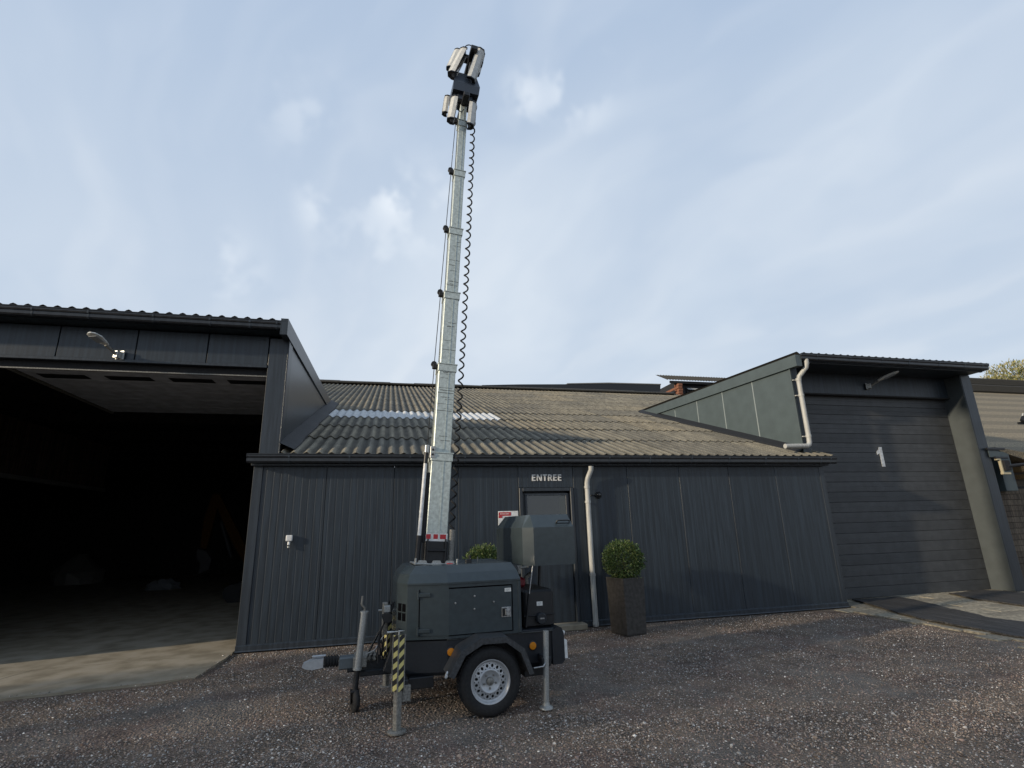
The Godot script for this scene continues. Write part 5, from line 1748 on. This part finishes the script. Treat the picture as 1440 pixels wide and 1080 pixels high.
	bx("cross_arm", Vector3(0.06, 6.50, 0.0), Vector3(0.34, 0.07, 0.10), M.black, m, 0.008)
	bx("cross_arm", Vector3(0.06, 6.46, 0.0), Vector3(0.09, 0.07, 0.50), M.black, m, 0.008)
	bx("cross_arm", Vector3(0.0, 5.72, 0.0), Vector3(0.36, 0.06, 0.08), M.black, m, 0.008)
	bx("cross_arm", Vector3(0.0, 5.70, 0.0), Vector3(0.08, 0.06, 0.46), M.black, m, 0.008)
	for f in [[-0.135, 6.24, 0.14, -0.25, 0.30, 0.45, 0.86], [-0.150, 6.64, -0.20, -0.2, 0.27, 0.34, 0.70], [0.115, 6.27, 0.14, PI - 0.35, 0.20, 0.52, 0.90], [0.225, 6.70, -0.20, PI, 0.16, 0.36, 0.70],
			[-0.155, 5.49, 0.13, -0.15, 0.10, 0.34, 0.78], [-0.205, 5.84, -0.20, 0.0, 0.06, 0.26, 0.6], [0.098, 5.48, 0.13, PI - 0.3, 0.05, 0.34, 0.78], [0.175, 5.84, -0.20, PI, 0.0, 0.28, 0.6]]:
		lamp_unit(m, Vector3(f[0], f[1], f[2]), f[3], f[4], f[5], f[6])
	var lp := []
	for k in 13:
		var a := PI * k / 12.0
		lp.append(Vector3(0.03 - cos(a) * 0.085, 6.55 + sin(a) * 0.15, 0.05))
	tb("lamp_cable", lp, 0.007, M.black, m, 6)
	tb("lamp_cable", [Vector3(-0.11, 5.62, 0.08), Vector3(-0.08, 5.55, 0.08), Vector3(-0.03, 5.54, 0.07), Vector3(0.0, 5.60, 0.06)], 0.006, M.black, m, 6)
	# small posts on the trailer lid
	tb("lid_catch", [Vector3(-0.12, 1.21, 0.20), Vector3(-0.12, 1.29, 0.20)], 0.014, M.black, t, 8)
	bx("lid_catch", Vector3(-0.135, 1.235, 0.20), Vector3(0.06, 0.04, 0.04), M.black, t, 0.005)
	tb("lid_pin", [Vector3(-0.04, 1.21, 0.18), Vector3(-0.035, 1.27, 0.18)], 0.006, M.zinc_old, t, 6)

# ------------------------------------------------------------------
func _ready() -> void:
	# camera
	var cam := Camera3D.new()
	cam.name = "camera"
	cam.fov = rad_to_deg(2.0 * atan(540.0 / 735.0))
	cam.near = 0.05
	cam.far = 1500.0
	var cb := Basis(Vector3.UP, deg_to_rad(-13.65)) * Basis(Vector3.RIGHT, deg_to_rad(15.3)) * Basis(Vector3.BACK, deg_to_rad(-1.58))
	cam.transform = Transform3D(cb, Vector3(0, 1.55, 8.441))
	add_child(cam)
	cam.make_current()
	# sky and sun
	var we := WorldEnvironment.new()
	we.name = "environment"
	var env := Environment.new()
	env.background_mode = Environment.BG_SKY
	var sky := Sky.new()
	sky.sky_material = make_sky(cb)
	env.sky = sky
	env.tonemap_mode = Environment.TONE_MAPPER_LINEAR
	env.tonemap_exposure = 1.33
	env.sdfgi_enabled = true
	env.ssao_enabled = true
	env.ssil_enabled = true
	we.environment = env
	add_child(we)
	var sun := DirectionalLight3D.new()
	sun.name = "sun"
	sun.light_energy = 1.0
	sun.light_color = Color(1.0, 0.93, 0.82)
	sun.light_angular_distance = 1.5
	sun.shadow_enabled = true
	add_child(sun)
	sun.look_at_from_position(Vector3.ZERO, Vector3(3.8, -1.02, -0.98), Vector3.UP)
	make_materials()
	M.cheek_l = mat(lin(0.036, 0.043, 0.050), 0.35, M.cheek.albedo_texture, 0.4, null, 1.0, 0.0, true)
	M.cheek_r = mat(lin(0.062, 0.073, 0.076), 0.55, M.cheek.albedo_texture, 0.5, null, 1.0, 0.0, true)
	M.slat_b = mat(lin(0.049, 0.052, 0.055), 0.55, M.slat.albedo_texture, 0.4, null, 1.0, 0.0, true)
	M.joint = mat(lin(0.22, 0.25, 0.25), 0.5)
	M.lens_dark = mat(lin(0.02, 0.02, 0.02), 0.08)
	M.headbox = mat(lin(0.026, 0.034, 0.048), 0.4)
	M.scuff = mat(lin(0.16, 0.17, 0.16), 0.6)
	M.void = mat(lin(0.004, 0.004, 0.005), 0.95)
	M.void.metallic_specular = 0.1
	M.oldsheet = mat(lin(0.16, 0.17, 0.18), 0.7)
	M.rim = mat(lin(0.50, 0.51, 0.52), 0.38, M.cheek.albedo_texture, 3.0, null, 1.0, 0.35)
	M.plate = mat(lin(0.11, 0.13, 0.14), 0.4, M.cheek.albedo_texture, 3.0)
	M.darkred = mat(lin(0.20, 0.012, 0.02), 0.5, M.cheek.albedo_texture, 3.0)
	M.curtain = mat(lin(0.10, 0.115, 0.095), 0.9)
	M.hook = mat(lin(0.48, 0.42, 0.28), 0.6)
	make_ground()
	paving()
	left_hall()
	low_wing()
	right_bay()
	neighbours()
	hall_contents()
	wall_things()
	gate_hook()
	shade_trees()
	planter(3.55, 0.675, "tall brown-grey tapered planter right of the downpipe", "clipped round box ball in the planter right of the downpipe", 21)
	planter(1.42, 0.62, "tall brown-grey tapered planter behind the trailer, left of the door", "clipped round box ball mostly hidden behind the trailer's lid", 22)
	light_tower()
	make_stones(cam.position)
